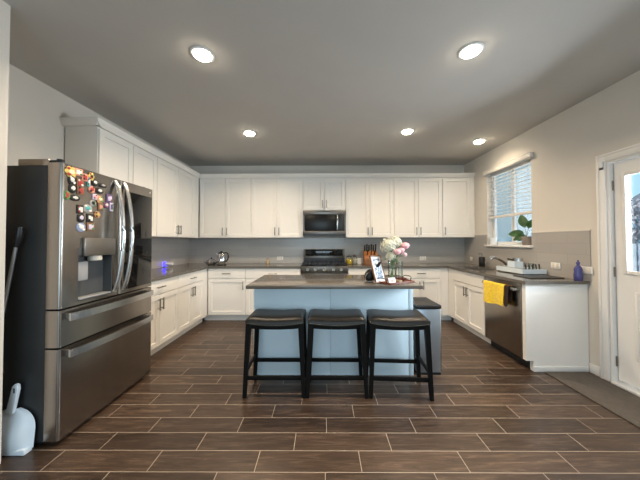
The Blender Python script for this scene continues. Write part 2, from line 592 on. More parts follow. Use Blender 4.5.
bl = thing('window_blind', 'white slatted window blind raised partway over the sink window', 'blind', (XR, 3.72, 1.66))
va = MB().box(-0.045, -0.004, -0.475, 0.475, 0.712, 0.776, 0.006)
va.box(-0.052, -0.040, -0.475, 0.475, 0.764, 0.778, 0.003)
va.box(-0.050, -0.002, -0.483, -0.475, 0.708, 0.776, 0.002)
obj('valance', va, 'grey_blind', bl)
sl = MB()
ns = 12
for i in range(ns):
    z = 0.080 + i * 0.0535
    mx = Matrix.Translation((0.038, 0, z)) @ Matrix.Rotation(math.radians(-5), 4, 'Y')
    sl.box(-0.025, 0.025, -0.425, 0.425, -0.0028, 0.0028, mx=mx)
obj('slat', sl, 'grey_blind', bl)
obj('bottom_rail', MB().box(0.014, 0.062, -0.425, 0.425, 0.0, 0.038, 0.004), 'grey_blind', bl)
ct = MB()
for y in (-0.33, 0.0, 0.33):
    ct.box(0.012, 0.0135, y - 0.0015, y + 0.0015, 0.03, 0.71)
    ct.box(0.062, 0.0635, y - 0.0015, y + 0.0015, 0.03, 0.71)
obj('ladder_cord', ct, 'grey_blind', bl)

# ------------------------------------------------------------------ exterior door on the right
cs = MB()
cs.box(XR - 0.018, XR - 0.001, DY1, DY1 + 0.075, 0, DZ1 + 0.075, 0.005)
cs.box(XR - 0.018, XR - 0.001, DY0 - 0.075, DY0, 0, DZ1 + 0.075, 0.005)
cs.box(XR - 0.018, XR - 0.001, DY0, DY1, DZ1, DZ1 + 0.075, 0.005)
cs.box(XR - 0.024, XR - 0.018, DY1 + 0.052, DY1 + 0.073, 0, DZ1 + 0.075, 0.002)
cs.box(XR - 0.024, XR - 0.018, DY0, DY1 + 0.052, DZ1 + 0.052, DZ1 + 0.073, 0.002)
# jambs
cs.box(XR + 0.0, XR + WT, DY1 - 0.018, DY1, 0, DZ1)
cs.box(XR + 0.0, XR + WT, DY0, DY0 + 0.018, 0, DZ1)
cs.box(XR + 0.0, XR + WT, DY0 + 0.018, DY1 - 0.018, DZ1 - 0.018, DZ1)
cs.box(XR + 0.086, XR + WT, DY1 - 0.034, DY1 - 0.018, 0.03, DZ1 - 0.018)
dr = struct('door_1', cs, 'trim')
sx0, sx1 = XR + 0.040, XR + 0.084
sy0, sy1, sz0, sz1 = DY0 + 0.024, DY1 - 0.026, 0.035, DZ1 - 0.024
gy0, gy1, gz0, gz1 = sy0 + 0.085, 2.300, 1.03, 1.90
sb = MB()
sb.box(sx0, sx1, sy0, gy0, sz0, sz1)
sb.box(sx0, sx1, gy1, sy1, sz0, sz1)
sb.box(sx0, sx1, gy0, gy1, sz0, gz0)
sb.box(sx0, sx1, gy0, gy1, gz1, sz1)
slab = obj('door_slab', sb, 'trim', dr)
lt = MB()
for a in ((gy0 - 0.02, gy0 + 0.012, gz0 - 0.02, gz1 + 0.02), (gy1 - 0.012, gy1 + 0.02, gz0 - 0.02, gz1 + 0.02), (gy0 + 0.012, gy1 - 0.012, gz0 - 0.02, gz0 + 0.012), (gy0 + 0.012, gy1 - 0.012, gz1 - 0.012, gz1 + 0.02)):
    lt.box(sx0 - 0.014, sx0 - 0.0005, *a, 0.004)
obj('lite_frame', lt, 'trim', slab)
obj('window_pane', MB().box(sx0 + 0.018, sx0 + 0.024, gy0, gy1, gz0, gz1), 'glass', slab)
pm = MB()
for (a, b) in ((sy0 + 0.14, sy0 + 0.40), (sy0 + 0.50, sy1 - 0.14)):
    z0, z1 = 0.27, 0.86
    for bx in ((a, a + 0.02, z0, z1), (b - 0.02, b, z0, z1), (a + 0.02, b - 0.02, z0, z0 + 0.02), (a + 0.02, b - 0.02, z1 - 0.02, z1)):
        pm.box(sx0 - 0.006, sx0 - 0.0005, *bx, 0.002)
    pm.box(sx0 - 0.004, sx0 - 0.0005, a + 0.05, b - 0.05, z0 + 0.05, z1 - 0.05, 0.003)
obj('raised_panel', pm, 'trim', slab)
hb = thing
for z in (0.20, 1.02, 1.82):
    h = MB().cyl((XR + 0.030, DY1 - 0.022, z - 0.045), (XR + 0.030, DY1 - 0.022, z + 0.045), 0.007, seg=10)
    h.box(XR + 0.028, XR + 0.038, DY1 - 0.0215, DY1 - 0.019, z - 0.045, z + 0.045)
    obj('hinge', h, 'nickel', dr)
struct('trim_5', MB().box(XR - 0.03, XR + 0.10, DY0 + 0.019, DY1 - 0.019, 0.0, 0.022, 0.006), 'white_plastic')
ds = thing('door_sensor', 'small white contact sensor at the top corner of the door casing', 'sensor', (XR - 0.0185, DY1 + 0.022, 2.0))
obj('body', MB().box(-0.022, -0.006, -0.018, 0.018, 0, 0.055, 0.004), 'white_plastic', ds)
obj('mounting_plate', MB().box(-0.0065, -0.0005, -0.014, 0.020, -0.02, 0.055, 0.001), 'dark_grey', ds)

# ------------------------------------------------------------------ recessed ceiling lights
lamps = [(-0.93, 1.93, 'recessed ceiling light nearest the viewer on the refrigerator side'),
         (1.108, 1.91, 'recessed ceiling light nearest the viewer on the door side'),
         (-0.974, 3.355, 'recessed ceiling light nearer the back cabinets on the refrigerator side'),
         (1.095, 3.32, 'recessed ceiling light nearer the back cabinets, between microwave and window'),
         (2.235, 3.66, 'recessed ceiling light close to the right wall beside the window blind')]
for i, (x, y, lab) in enumerate(lamps):
    t = thing('ceiling_light', lab, 'ceiling light', (x, y, H), 0, 'recessed ceiling lights')
    obj('trim_ring', MB().lathe([(0.063, -0.001), (0.088, -0.001), (0.088, -0.005), (0.080, -0.009), (0.068, -0.009), (0.063, -0.005), (0.063, -0.001)], seg=36), 'white_plastic', t)
    obj('lens', MB().lathe([(0.0, -0.001), (0.0625, -0.001), (0.0625, -0.008), (0.057, -0.020), (0.040, -0.030), (0.0, -0.034)], seg=36), 'lamp', t)
    d = bpy.data.lights.new('lamp', 'AREA')
    d.shape = 'DISK'
    d.size = 0.13
    d.spread = math.radians(150)
    d.energy = LAMP_POWER * (0.28 if i == 4 else 1.0)
    d.color = LAMP_COL
    o = bpy.data.objects.new('lamp_light', d)
    o.location = (x, y, H - 0.040)
    COL.objects.link(o)

# ------------------------------------------------------------------ cabinets
def shaker(x0, x1, z0, z1, yf=-0.020, yb=-0.0005, fr=0.058, rec=0.012):
    t = bmesh.new()

    def ring(a0, a1, b0, b1, y):
        return [t.verts.new(p) for p in ((a0, y, b0), (a1, y, b0), (a1, y, b1), (a0, y, b1))]
    c = 0.002
    R = [ring(x0, x1, z0, z1, yb), ring(x0, x1, z0, z1, yf + c), ring(x0 + c, x1 - c, z0 + c, z1 - c, yf),
         ring(x0 + fr, x1 - fr, z0 + fr, z1 - fr, yf), ring(x0 + fr + 0.004, x1 - fr - 0.004, z0 + fr + 0.004, z1 - fr - 0.004, yf + rec)]
    for a, b in zip(R, R[1:]):
        for i in range(4):
            j = (i + 1) % 4
            t.faces.new((a[i], a[j], b[j], b[i]))
    t.faces.new(R[-1])
    t.faces.new(R[0][::-1])
    bmesh.ops.recalc_face_normals(t, faces=t.faces)
    return MB()._merge(t)


def pull(cx, cz, vertical, yf=-0.020, L=0.135):
    h = MB()
    y = yf - 0.030
    a = L / 2
    if vertical:
        h.cyl((cx, y, cz - a), (cx, y, cz + a), 0.0075, seg=10)
        for s in (-1, 1):
            h.cyl((cx, yf - 0.0002, cz + s * a * 0.72), (cx, y, cz + s * a * 0.72), 0.005, seg=8)
    else:
        h.cyl((cx - a, y, cz), (cx + a, y, cz), 0.0075, seg=10)
        for s in (-1, 1):
            h.cyl((cx + s * a * 0.72, yf - 0.0002, cz), (cx + s * a * 0.72, y, cz), 0.005, seg=8)
    return h


def cabinet(name, label, loc, rotz, w, dep, z0, z1, doors=(), drawers=(), toe=False, group=None, filler=None, hollow=False, toex=None):
    t = thing(name, label, 'cabinet', (loc[0], loc[1], 0), rotz, group)
    if hollow:
        b = MB().box(0.0008, w - 0.0008, 0, 0.018, z0, z1)
        b.box(0.0008, w - 0.0008, dep - 0.018, dep, z0, z1)
        b.box(0.0008, 0.018, 0.018, dep - 0.018, z0, z1)
        b.box(w - 0.018, w - 0.0008, 0.018, dep - 0.018, z0, z1)
        b.box(0.018, w - 0.018, 0.018, dep - 0.018, z0, z0 + 0.018)
    else:
        b = MB().box(0.0008, w - 0.0008, 0, dep, z0, z1)
    if filler:
        b.box(filler[0], filler[1], -0.012, 0.0, z0, z1)
    obj('body', b, 'cab', t)
    if toe:
        ta, tb_ = toex or (0.0008, w - 0.0008)
        obj('toe_kick', MB().box(ta, tb_, 0.07, 0.085, 0.0, z0 - 0.0005), 'cab', t)
    for (x0, x1, a0, a1, side, where) in doors:
        d = obj('door', shaker(x0, x1, a0, a1), 'cab', t, smooth=False)
        if side:
            cx = x0 + 0.030 if side == 'l' else x1 - 0.030
            cz = a0 + 0.105 if where == 'b' else a1 - 0.105
            obj('handle', pull(cx, cz, True), 'nickel', d)
    for (x0, x1, a0, a1, hd) in drawers:
        d = obj('drawer', MB().box(x0, x1, -0.020, -0.0005, a0, a1, 0.002), 'cab', t, smooth=False)
        if hd:
            obj('handle', pull((x0 + x1) / 2, (a0 + a1) / 2, False), 'nickel', d)
    return t


R90 = math.pi / 2
UZ0, UZ1 = 1.372, 2.43


def upper(label, loc, rotz, w, splits, handles, z0=UZ0, filler=None):
    ds = []
    for (a, b), hd in zip(splits, handles):
        ds.append((a + 0.006, b - 0.006, z0 + 0.006, 2.412, hd, 'b'))
    return cabinet('wall_cabinet', label, loc, rotz, w, 0.315, z0, UZ1, ds, group='white wall cabinets', filler=filler)


# left wall, seen obliquely
upper('white two-door wall cabinet on the left wall next to the refrigerator', (-2.202, 2.46), R90, 0.88, [(0, 0.45), (0.45, 0.88)], 'rl')
upper('white two-door wall cabinet on the left wall reaching the back corner', (-2.202, 3.34), R90, 1.148, [(0, 0.49), (0.49, 0.995)], 'rl', filler=(0.997, 1.147))
# back wall
YU = 4.51
upper('white two-door wall cabinet at the left corner above the kettle', (-2.188, YU), 0, 0.920, [(0.01, 0.465), (0.465, 0.920)], 'rl')
upper('white two-door wall cabinet just left of the microwave', (-1.268, YU), 0, 0.916, [(0, 0.458), (0.458, 0.916)], 'rl')
upper('short white two-door wall cabinet over the microwave', (-0.352, YU), 0, 0.748, [(0, 0.374), (0.374, 0.748)], 'rl', z0=1.850)
upper('white two-door wall cabinet just right of the microwave above the knife block', (0.396, YU), 0, 0.845, [(0, 0.4225), (0.4225, 0.845)], 'rl')
upper('white two-door wall cabinet above the flowers, second right of the microwave', (1.241, YU), 0, 0.849, [(0, 0.4245), (0.4245, 0.849)], 'rl')
upper('white single-door wall cabinet at the right end against the window wall', (2.09, YU), 0, 0.565, [(0, 0.498)], 'l', filler=(0.5, 0.5645))

# crown moulding on top of the wall cabinets
prof = [(0.0, 2.4305), (-0.024, 2.4305), (-0.028, 2.445), (-0.045, 2.475), (-0.050, 2.497), (0.0, 2.497)]
cr = MB()
cr.prism([(YU + p[0], p[1]) for p in prof], -2.19, XR - 0.003, 'x')
cr.prism([(-2.202 - p[0], p[1]) for p in prof], 2.42, YU, 'y')
cr.prism([(2.46 + p[0], p[1]) for p in prof], XL + 0.003, -2.202 + 0.045, 'x')
struct('trim_6', cr, 'cab', smooth=False)


def base(label, loc, rotz, w, dep, doors, drawers, filler=None, hollow=False, toex=None):
    return cabinet('base_cabinet', label, loc, rotz, w, dep, 0.10, 0.873, doors, drawers, True, 'white base cabinets', filler, hollow, toex)


def two(w, a=0.0):
    m = (a + w) / 2
    return [(a + 0.003, m - 0.0015, 0.112, 0.697, 'r', 't'), (m + 0.0015, w - 0.003, 0.112, 0.697, 'l', 't')]


def one_drawer(w, a=0.0, hd=True):
    return [(a + 0.003, w - 0.003, 0.707, 0.864, hd)]


base('white base cabinet nearest the refrigerator with a drawer over two doors', (-1.91, 2.56), R90, 0.78, 0.612, two(0.78), one_drawer(0.78))
base('white base cabinet on the left run nearest the back corner, drawer over two doors', (-1.91, 3.34), R90, 0.868, 0.612, two(0.70), one_drawer(0.70), filler=(0.702, 0.868))
YBASE = 4.21
base('white base cabinet below the kettle with one drawer over one door', (-1.885, YBASE), 0, 0.612, 0.605, [(0.003, 0.609, 0.112, 0.697, 'r', 't')], one_drawer(0.612), toex=(-0.094, 0.611))
base('white base cabinet just left of the range', (-1.273, YBASE), 0, 0.903, 0.605, two(0.903), one_drawer(0.903))
base('white base cabinet just right of the range below the knife block', (0.404, YBASE), 0, 0.861, 0.605, two(0.861), one_drawer(0.861))
base('white base cabinet in the right back corner, one drawer over two doors', (1.265, YBASE), 0, 0.783, 0.605, two(0.648), one_drawer(0.648), filler=(0.652, 0.768), toex=(0.0008, 0.854))
base('white sink base cabinet under the window, beside the dishwasher', (2.05, 4.208), -R90, 0.945, 0.600, two(0.942, 0.17), one_drawer(0.942, 0.17, False), filler=(0.001, 0.168), hollow=True)

ep = thing('end_panel', 'white end panel closing the counter run next to the dishwasher', 'cabinet panel', (2.05, 2.60, 0))
obj('panel', MB().prism([(-0.02, 0.105), (0.05, 0.105), (0.05, 0.0), (0.604, 0.0), (0.604, 0.873), (-0.02, 0.873)], 0.0, 0.045, 'y'), 'cab', ep)
obj('skirting', MB().box(0.045, 0.590, -0.011, -0.0005, 0.0, 0.055, 0.003), 'trim', ep)

# ------------------------------------------------------------------ worktops
CZ0, CZ1 = 0.874, 0.905
w1 = MB()
w1.prism([(XL + 0.002, 2.565), (-1.865, 2.565), (-1.865, 4.165), (-0.368, 4.165), (-0.368, YB - 0.013), (XL + 0.002, YB - 0.013)], CZ0, CZ1, 'z', 0.002, 1)
obj('worktop', w1, 'counter', None, 'L-shaped dark grey worktop from the refrigerator round the corner to the range', 'worktop')
HX0, HX1, HY0, HY1 = 2.10, 2.44, 3.53, 4.06   # sink cut-out
w2 = MB()
w2.box(0.402, HX0, 4.165, YB - 0.013, CZ0, CZ1)
w2.box(HX0, XR - 0.013, 4.165, YB - 0.013, CZ0, CZ1)
w2.box(2.005, HX0, HY1, 4.165, CZ0, CZ1)
w2.box(HX0, XR - 0.013, HY1, 4.165, CZ0, CZ1)
w2.box(2.005, HX0, HY0, HY1, CZ0, CZ1)
w2.box(HX1, XR - 0.013, HY0, HY1, CZ0, CZ1)
w2.box(2.005, XR - 0.013, 2.57, HY0, CZ0, CZ1)
obj('worktop', w2, 'counter', None, 'L-shaped dark grey worktop from the range round to the sink and dishwasher', 'worktop', smooth=False)
sk = thing('kitchen_sink', 'dark recessed sink basin in the worktop under the window', 'sink', ((HX0 + HX1) / 2, (HY0 + HY1) / 2, 0.66))
bx, by = (HX1 - HX0) / 2 - 0.001, (HY1 - HY0) / 2 - 0.001
bn = MB()
bn.box(-bx, bx, -by, by, 0.0, 0.01)
bn.box(-bx, -bx + 0.008, -by, by, 0.01, 0.238)
bn.box(bx - 0.008, bx, -by, by, 0.01, 0.238)
bn.box(-bx, bx, -by, -by + 0.008, 0.01, 0.238)
bn.box(-bx, bx, by - 0.008, by, 0.01, 0.238)
obj('basin', bn, 'steel_grey', sk, smooth=False)
obj('drain', MB().lathe([(0, 0.0105), (0.045, 0.0105), (0.045, 0.014), (0.03, 0.012), (0, 0.012)]), 'chrome', sk)

# ------------------------------------------------------------------ island
isl = thing('kitchen_island', 'pale blue kitchen island cabinet behind the three stools', 'kitchen island', (0.09, 2.53, 0))
ib = MB()
ib.box(-0.775, 0.775, 0.006, 0.55, 0.0, 0.873)
obj('body', ib, 'island', isl)
ip = MB().box(-0.78, -0.030, -0.006, 0.0055, 0.0, 0.873, 0.002)
ip.box(-0.027, 0.738, -0.006, 0.0055, 0.0, 0.873, 0.002)
ip.box(0.741, 0.783, -0.006, 0.0055, 0.0, 0.873, 0.002)
obj('front_panel', ip, 'island', isl)
for s in (-1, 1):
    br = MB().prism([(-0.006, 0.873), (-0.14, 0.873), (-0.14, 0.835), (-0.03, 0.70), (-0.006, 0.70)], s * 0.5 - 0.02, s * 0.5 + 0.02, 'x') if False else None
obj('island_worktop', MB().box(-0.713, 0.896, 2.33, 3.09, CZ0, CZ1, 0.003), 'counter', None, 'dark grey rectangular worktop lying on the pale blue island', 'worktop')

# ------------------------------------------------------------------ stools
def make_stool(label):
    t = thing('bar_stool', label, 'bar stool', (0, 0, 0), 0, 'black counter stools at the island')
    w, d = 0.245, 0.165
    zt, zb = 0.662, 0.612

    def sag(u):
        return -0.022 * (1 - (2 * u - 1) ** 2)

    def crown(u, v):
        e = max(0.0, 1 - ((2 * u - 1) ** 6)) * max(0.0, 1 - ((2 * v - 1) ** 4))
        return 0.034 * math.sqrt(e)

    def top(u, v):
        return (-w + 2 * w * u, -d + 2 * d * v, zt - 0.018 + sag(u) * 0.8 + crown(u, v))
    tb = bmesh.new()
    nu, nv = 28, 16
    T = [[tb.verts.new(top(i / nu, j / nv)) for j in range(nv + 1)] for i in range(nu + 1)]
    B = [[tb.verts.new((-w + 2 * w * i / nu, -d + 2 * d * j / nv, zb + sag(i / nu))) for j in range(nv + 1)] for i in range(nu + 1)]
    for i in range(nu):
        for j in range(nv):
            tb.faces.new((T[i][j], T[i + 1][j], T[i + 1][j + 1], T[i][j + 1]))
            tb.faces.new((B[i][j], B[i][j + 1], B[i + 1][j + 1], B[i + 1][j]))
    for i in range(nu):
        tb.faces.new((T[i][0], B[i][0], B[i + 1][0], T[i + 1][0]))
        tb.faces.new((T[i][nv], T[i + 1][nv], B[i + 1][nv], B[i][nv]))
    for j in range(nv):
        tb.faces.new((T[0][j], T[0][j + 1], B[0][j + 1], B[0][j]))
        tb.faces.new((T[nu][j], B[nu][j], B[nu][j + 1], T[nu][j + 1]))
    bmesh.ops.recalc_face_normals(tb, faces=tb.faces)
    seat = obj('seat', MB()._merge(tb), 'leather', t, angle=1.2)
    nh = MB()
    for i in range(47):
        u = (i + 0.5) / 47
        for yy in (-d - 0.001, d + 0.001):
            nh.ball((-w + 2 * w * u, yy, zb + 0.007 + sag(u)), 0.0038, 0.0022, 0.0038, 1)
    for j in range(31):
        v = (j + 0.5) / 31
        for xx in (-w - 0.001, w + 0.001):
            nh.ball((xx, -d + 2 * d * v, zb + 0.007), 0.0022, 0.0038, 0.0038, 1)
    obj('nailhead_trim', nh, 'brass', seat)
    # curved apron
    ap = MB()
    for yy in (-d + 0.006, d - 0.026):
        poly = []
        n = 14
        for i in range(n + 1):
            u = i / n
            poly.append((-w + 0.02 + (2 * w - 0.04) * u, zb - 0.001 + sag(u)))
        for i in range(n, -1, -1):
            u = i / n
            poly.append((-w + 0.02 + (2 * w - 0.04) * u, zb - 0.040 + sag(u) * 0.5))
        ap.prism(poly, yy, yy + 0.020, 'y')
    for xx in (-w + 0.004, w - 0.024):
        ap.box(xx, xx + 0.020, -d + 0.026, d - 0.026, zb - 0.045, zb - 0.0015)
    obj('apron', ap, 'black_wood', t)
    ft = {}
    for sx in (-1, 1):
        for sy in (-1, 1):
            p1 = Vector((sx * (w - 0.024), sy * (d - 0.021), zb - 0.001))
            p0 = Vector((sx * (w + 0.003), sy * (d + 0.004), 0.0))
            lb = bmesh.new()
            a, b = 0.0155, 0.0215
            lo = [lb.verts.new(p0 + Vector(q)) for q in ((-a, -a, 0), (a, -a, 0), (a, a, 0), (-a, a, 0))]
            hi = [lb.verts.new(p1 + Vector(q)) for q in ((-b, -b, 0), (b, -b, 0), (b, b, 0), (-b, b, 0))]
            lb.faces.new(lo[::-1])
            lb.faces.new(hi)
            for i in range(4):
                j = (i + 1) % 4
                lb.faces.new((lo[i], lo[j], hi[j], hi[i]))
            bmesh.ops.bevel(lb, geom=lb.edges[:], offset=0.003, segments=2, affect='EDGES')
            obj('leg', MB()._merge(lb), 'black_wood', t)
            ft[(sx, sy)] = (p0, p1)

    def at(k, z):
        p0, p1 = ft[k]
        f = (z - p0.z) / (p1.z - p0.z)
        return p0 + (p1 - p0) * f
    for sy, z in ((-1, 0.160), (1, 0.160)):
        a, b = at((-1, sy), z), at((1, sy), z)
        obj('stretcher', MB().box(a.x + 0.012, b.x - 0.012, a.y - 0.009, a.y + 0.009, z - 0.016, z + 0.016, 0.002), 'black_wood', t)
    for sx, z in ((-1, 0.215), (1, 0.215)):
        a, b = at((sx, -1), z), at((sx, 1), z)
        obj('stretcher', MB().box(a.x - 0.009, a.x + 0.009, a.y + 0.012, b.y - 0.012, z - 0.016, z + 0.016, 0.002), 'black_wood', t)
    return t


stool = make_stool('black saddle-seat counter stool farthest from the bin, by the island left end')
stool.location = (-0.421, 2.333, 0)
dup(stool, (0.106, 2.333, 0), math.radians(-0.5), 'black saddle-seat counter stool between the two other stools')
dup(stool, (0.645, 2.315, 0), math.radians(-3.5), 'black saddle-seat counter stool nearest the step bin, turned slightly askew')

# ------------------------------------------------------------------ bin beside the island
tb = thing('trash_bin', 'slim steel trash bin with black lid standing beside the island', 'trash bin', (1.028, 2.71, 0))
obj('body', MB().box(-0.120, 0.120, -0.180, 0.185, 0.02, 0.640, 0.010), 'bin_steel', tb)
obj('lid', MB().box(-0.126, 0.126, -0.188, 0.190, 0.641, 0.680, 0.012), 'black_plastic', tb)
obj('base', MB().box(-0.118, 0.118, -0.176, 0.182, 0.0, 0.0195, 0.004), 'black_plastic', tb)
obj('edge_strip', MB().box(0.1115, 0.1208, -0.1812, -0.170, 0.03, 0.63, 0.002), 'steel', tb)

# ------------------------------------------------------------------ refrigerator
FX = -1.705
fr = thing('refrigerator', 'black stainless french-door refrigerator covered with magnets on its left door', 'refrigerator', (FX, 2.09, 0))
# local: x = world x - FX, y = world y - 2.09
obj('case', MB().box(-0.468, -0.094, -0.445, 0.445, 0.025, 1.805, 0.004), 'charcoal', fr)
obj('kick_grille', MB().box(-0.46, -0.12, -0.43, 0.43, 0.0, 0.0245), 'black_plastic', fr)


def rounded_front(y0, y1, xb=-0.090, xf=0.0, r=0.016, left=True, right=True):
    p = [(xb, y0), (xb, y1)]
    n = 6
    if right:
        p += [(xf - r + r * math.sin(a), y1 - r + r * math.cos(a)) for a in [math.pi / 2 * k / n for k in range(n + 1)]]
    else:
        p.append((xf, y1))
    if left:
        p += [(xf - r + r * math.cos(a), y0 + r - r * math.sin(a)) for a in [math.pi / 2 * k / n for k in range(n + 1)]]
    else:
        p.append((xf, y0))
    return p


DZ0, DZT = 0.872, 1.823
AL, AR, AZ0, AZ1 = 1.760 - 2.09, 2.052 - 2.09, 0.895, 1.262    # dispenser alcove
d1 = MB()
y0, y1 = -0.448, 0.028
d1.prism(rounded_front(y0, y1), AZ1, DZT, 'z')
d1.prism(rounded_front(y0, y1), DZ0, AZ0, 'z')
d1.prism(rounded_front(y0, AL, right=False), AZ0, AZ1, 'z')
d1.prism(rounded_front(AR, y1, left=False), AZ0, AZ1, 'z')
d1.box(-0.090, -0.075, AL, AR, AZ0, AZ1)
door_l = obj('door', d1, 'steel_dark', fr)
al = MB()
al.box(-0.0745, -0.070, AL + 0.001, AR - 0.001, AZ0 + 0.001, AZ1 - 0.001)
al.box(-0.070, -0.001, AL + 0.0005, AL + 0.006, AZ0 + 0.001, AZ1 - 0.001)
al.box(-0.070, -0.001, AR - 0.006, AR - 0.0005, AZ0 + 0.001, AZ1 - 0.001)
al.box(-0.070, -0.001, AL + 0.006, AR - 0.006, AZ0 + 0.001, AZ0 + 0.007)
al.box(-0.070, -0.001, AL + 0.006, AR - 0.006, AZ1 - 0.05, AZ1 - 0.001)
obj('dispenser_recess', al, 'dark_grey', door_l)
dsp = MB().box(0.0005, 0.022, AL + 0.030, AR + 0.006, 1.205, 1.335, 0.004)
obj('dispenser_display', dsp, 'display', door_l)
ch = MB().lathe([(0.0, 0.0), (0.040, 0.0), (0.044, 0.012), (0.040, 0.035), (0.0, 0.035)], (-0.028, -0.165, 1.168), 20)
obj('ice_chute', ch, 'cream', door_l)
pd = MB()
pd.box(-0.040, -0.016, AL + 0.022, AL + 0.100, 1.03, 1.165, 0.008)
pd.box(-0.068, -0.040, AL + 0.04, AL + 0.08, 1.04, 1.15)
obj('dispenser_paddle', pd, 'mid_grey', door_l)
obj('drip_tray', MB().box(-0.066, 0.004, AL + 0.012, AR - 0.012, AZ0 + 0.0075, AZ0 + 0.016, 0.003), 'mid_grey', door_l)

d2 = MB()
d2.prism(rounded_front(0.036, 0.450), DZ0, DZT, 'z')
door_r = obj('door', d2, 'steel_dark', fr)
obj('glass_panel', MB().box(0.0003, 0.004, 0.085, 0.428, 0.90, 1.742, 0.0015), 'black_glass', door_r)
# small maker's mark near the top corner: ring and two letters
lg = MB()
lg.tube([(0.0016, 0.405 + 0.008 * math.cos(2 * math.pi * k / 20), 1.785 + 0.008 * math.sin(2 * math.pi * k / 20)) for k in range(21)], 0.0013, 6)
lg.ball((0.0016, 0.402, 1.788), 0.0012, 0.0018, 0.0018, 1)
lg.box(0.0004, 0.0022, 0.4035, 0.4055, 1.781, 1.790)
obj('emblem', lg, 'white_plastic', door_r)


def bow(p0, p1, out, n=14, flat=0.25):
    p0, p1 = Vector(p0), Vector(p1)
    r = []
    for i in range(n + 1):
        f = i / n
        b = (1 - (2 * f - 1) ** 2) ** 0.75
        r.append(p0.lerp(p1, f) + Vector((out * b, 0, 0)))
    return r


for (yy, dd) in ((-0.020, door_l), (0.072, door_r)):
    h = MB().tube(bow((0.004, yy, 0.905), (0.004, yy, 1.800), 0.070, 22), 0.0175, 12, 0.8)
    obj('handle', h, 'steel', dd)

for (a0, a1, zc) in ((0.624, 0.860, 0.812), (0.032, 0.612, 0.574)):
    d = obj('drawer', MB().prism(rounded_front(-0.448, 0.450), a0, a1, 'z'), 'steel_dark', fr)
    hb_ = MB()
    n = 20
    pts = bow((0.014, -0.412, zc), (0.014, 0.412, zc), 0.034, n)
    outer = [(p.x + 0.026, p.y) for p in pts]
    inner = [(p.x + 0.012, p.y) for p in pts][::-1]
    hb_.prism(outer + inner, zc - 0.024, zc + 0.024, 'z')
    for yy in (-0.395, 0.395):
        hb_.box(0.0005, 0.027, yy - 0.010, yy + 0.010, zc - 0.018, zc + 0.018)
    obj('handle', hb_, 'steel', d, smooth=False)
hc = MB().box(-0.30, -0.096, -0.440, -0.350, 1.8055, 1.850, 0.006)
obj('hinge_cover', hc, 'steel_dark', fr)
hk = MB().box(-0.094, -0.050, -0.430, -0.395, 1.8235, 1.846, 0.005)
hk.cyl((-0.045, -0.412, 1.8235), (-0.045, -0.412, 1.852), 0.020, seg=16)
hk.box(-0.095, -0.06, 0.395, 0.43, 1.8235, 1.846, 0.005)
obj('hinge', hk, 'black_plastic', fr)
obj('door_seal', MB().box(-0.0937, -0.0905, -0.438, 0.440, 0.04, 1.80), 'black_plastic', fr)

# ------------------------------------------------------------------ magnets on the refrigerator door
def mm(name, col, rough=0.5):
    if name not in M:
        M[name] = mat(name, col, rough, noise=0.08, nscale=60)
    return name


PAL = {'white': (0.80, 0.78, 0.74), 'black': (0.015, 0.014, 0.014), 'red': (0.40, 0.04, 0.035), 'yellow': (0.66, 0.50, 0.12), 'cream': (0.85, 0.76, 0.52), 'coral': (0.60, 0.26, 0.20),
       'teal': (0.10, 0.42, 0.42), 'pink': (0.75, 0.33, 0.40), 'grey': (0.34, 0.33, 0.33), 'orange': (0.60, 0.30, 0.14), 'brown': (0.22, 0.11, 0.06), 'purple': (0.12, 0.08, 0.20), 'green': (0.10, 0.28, 0.09), 'blue': (0.25, 0.32, 0.50), 'lilac': (0.60, 0.55, 0.70)}
for k, v in PAL.items():
    mm('magnet_' + k, v)
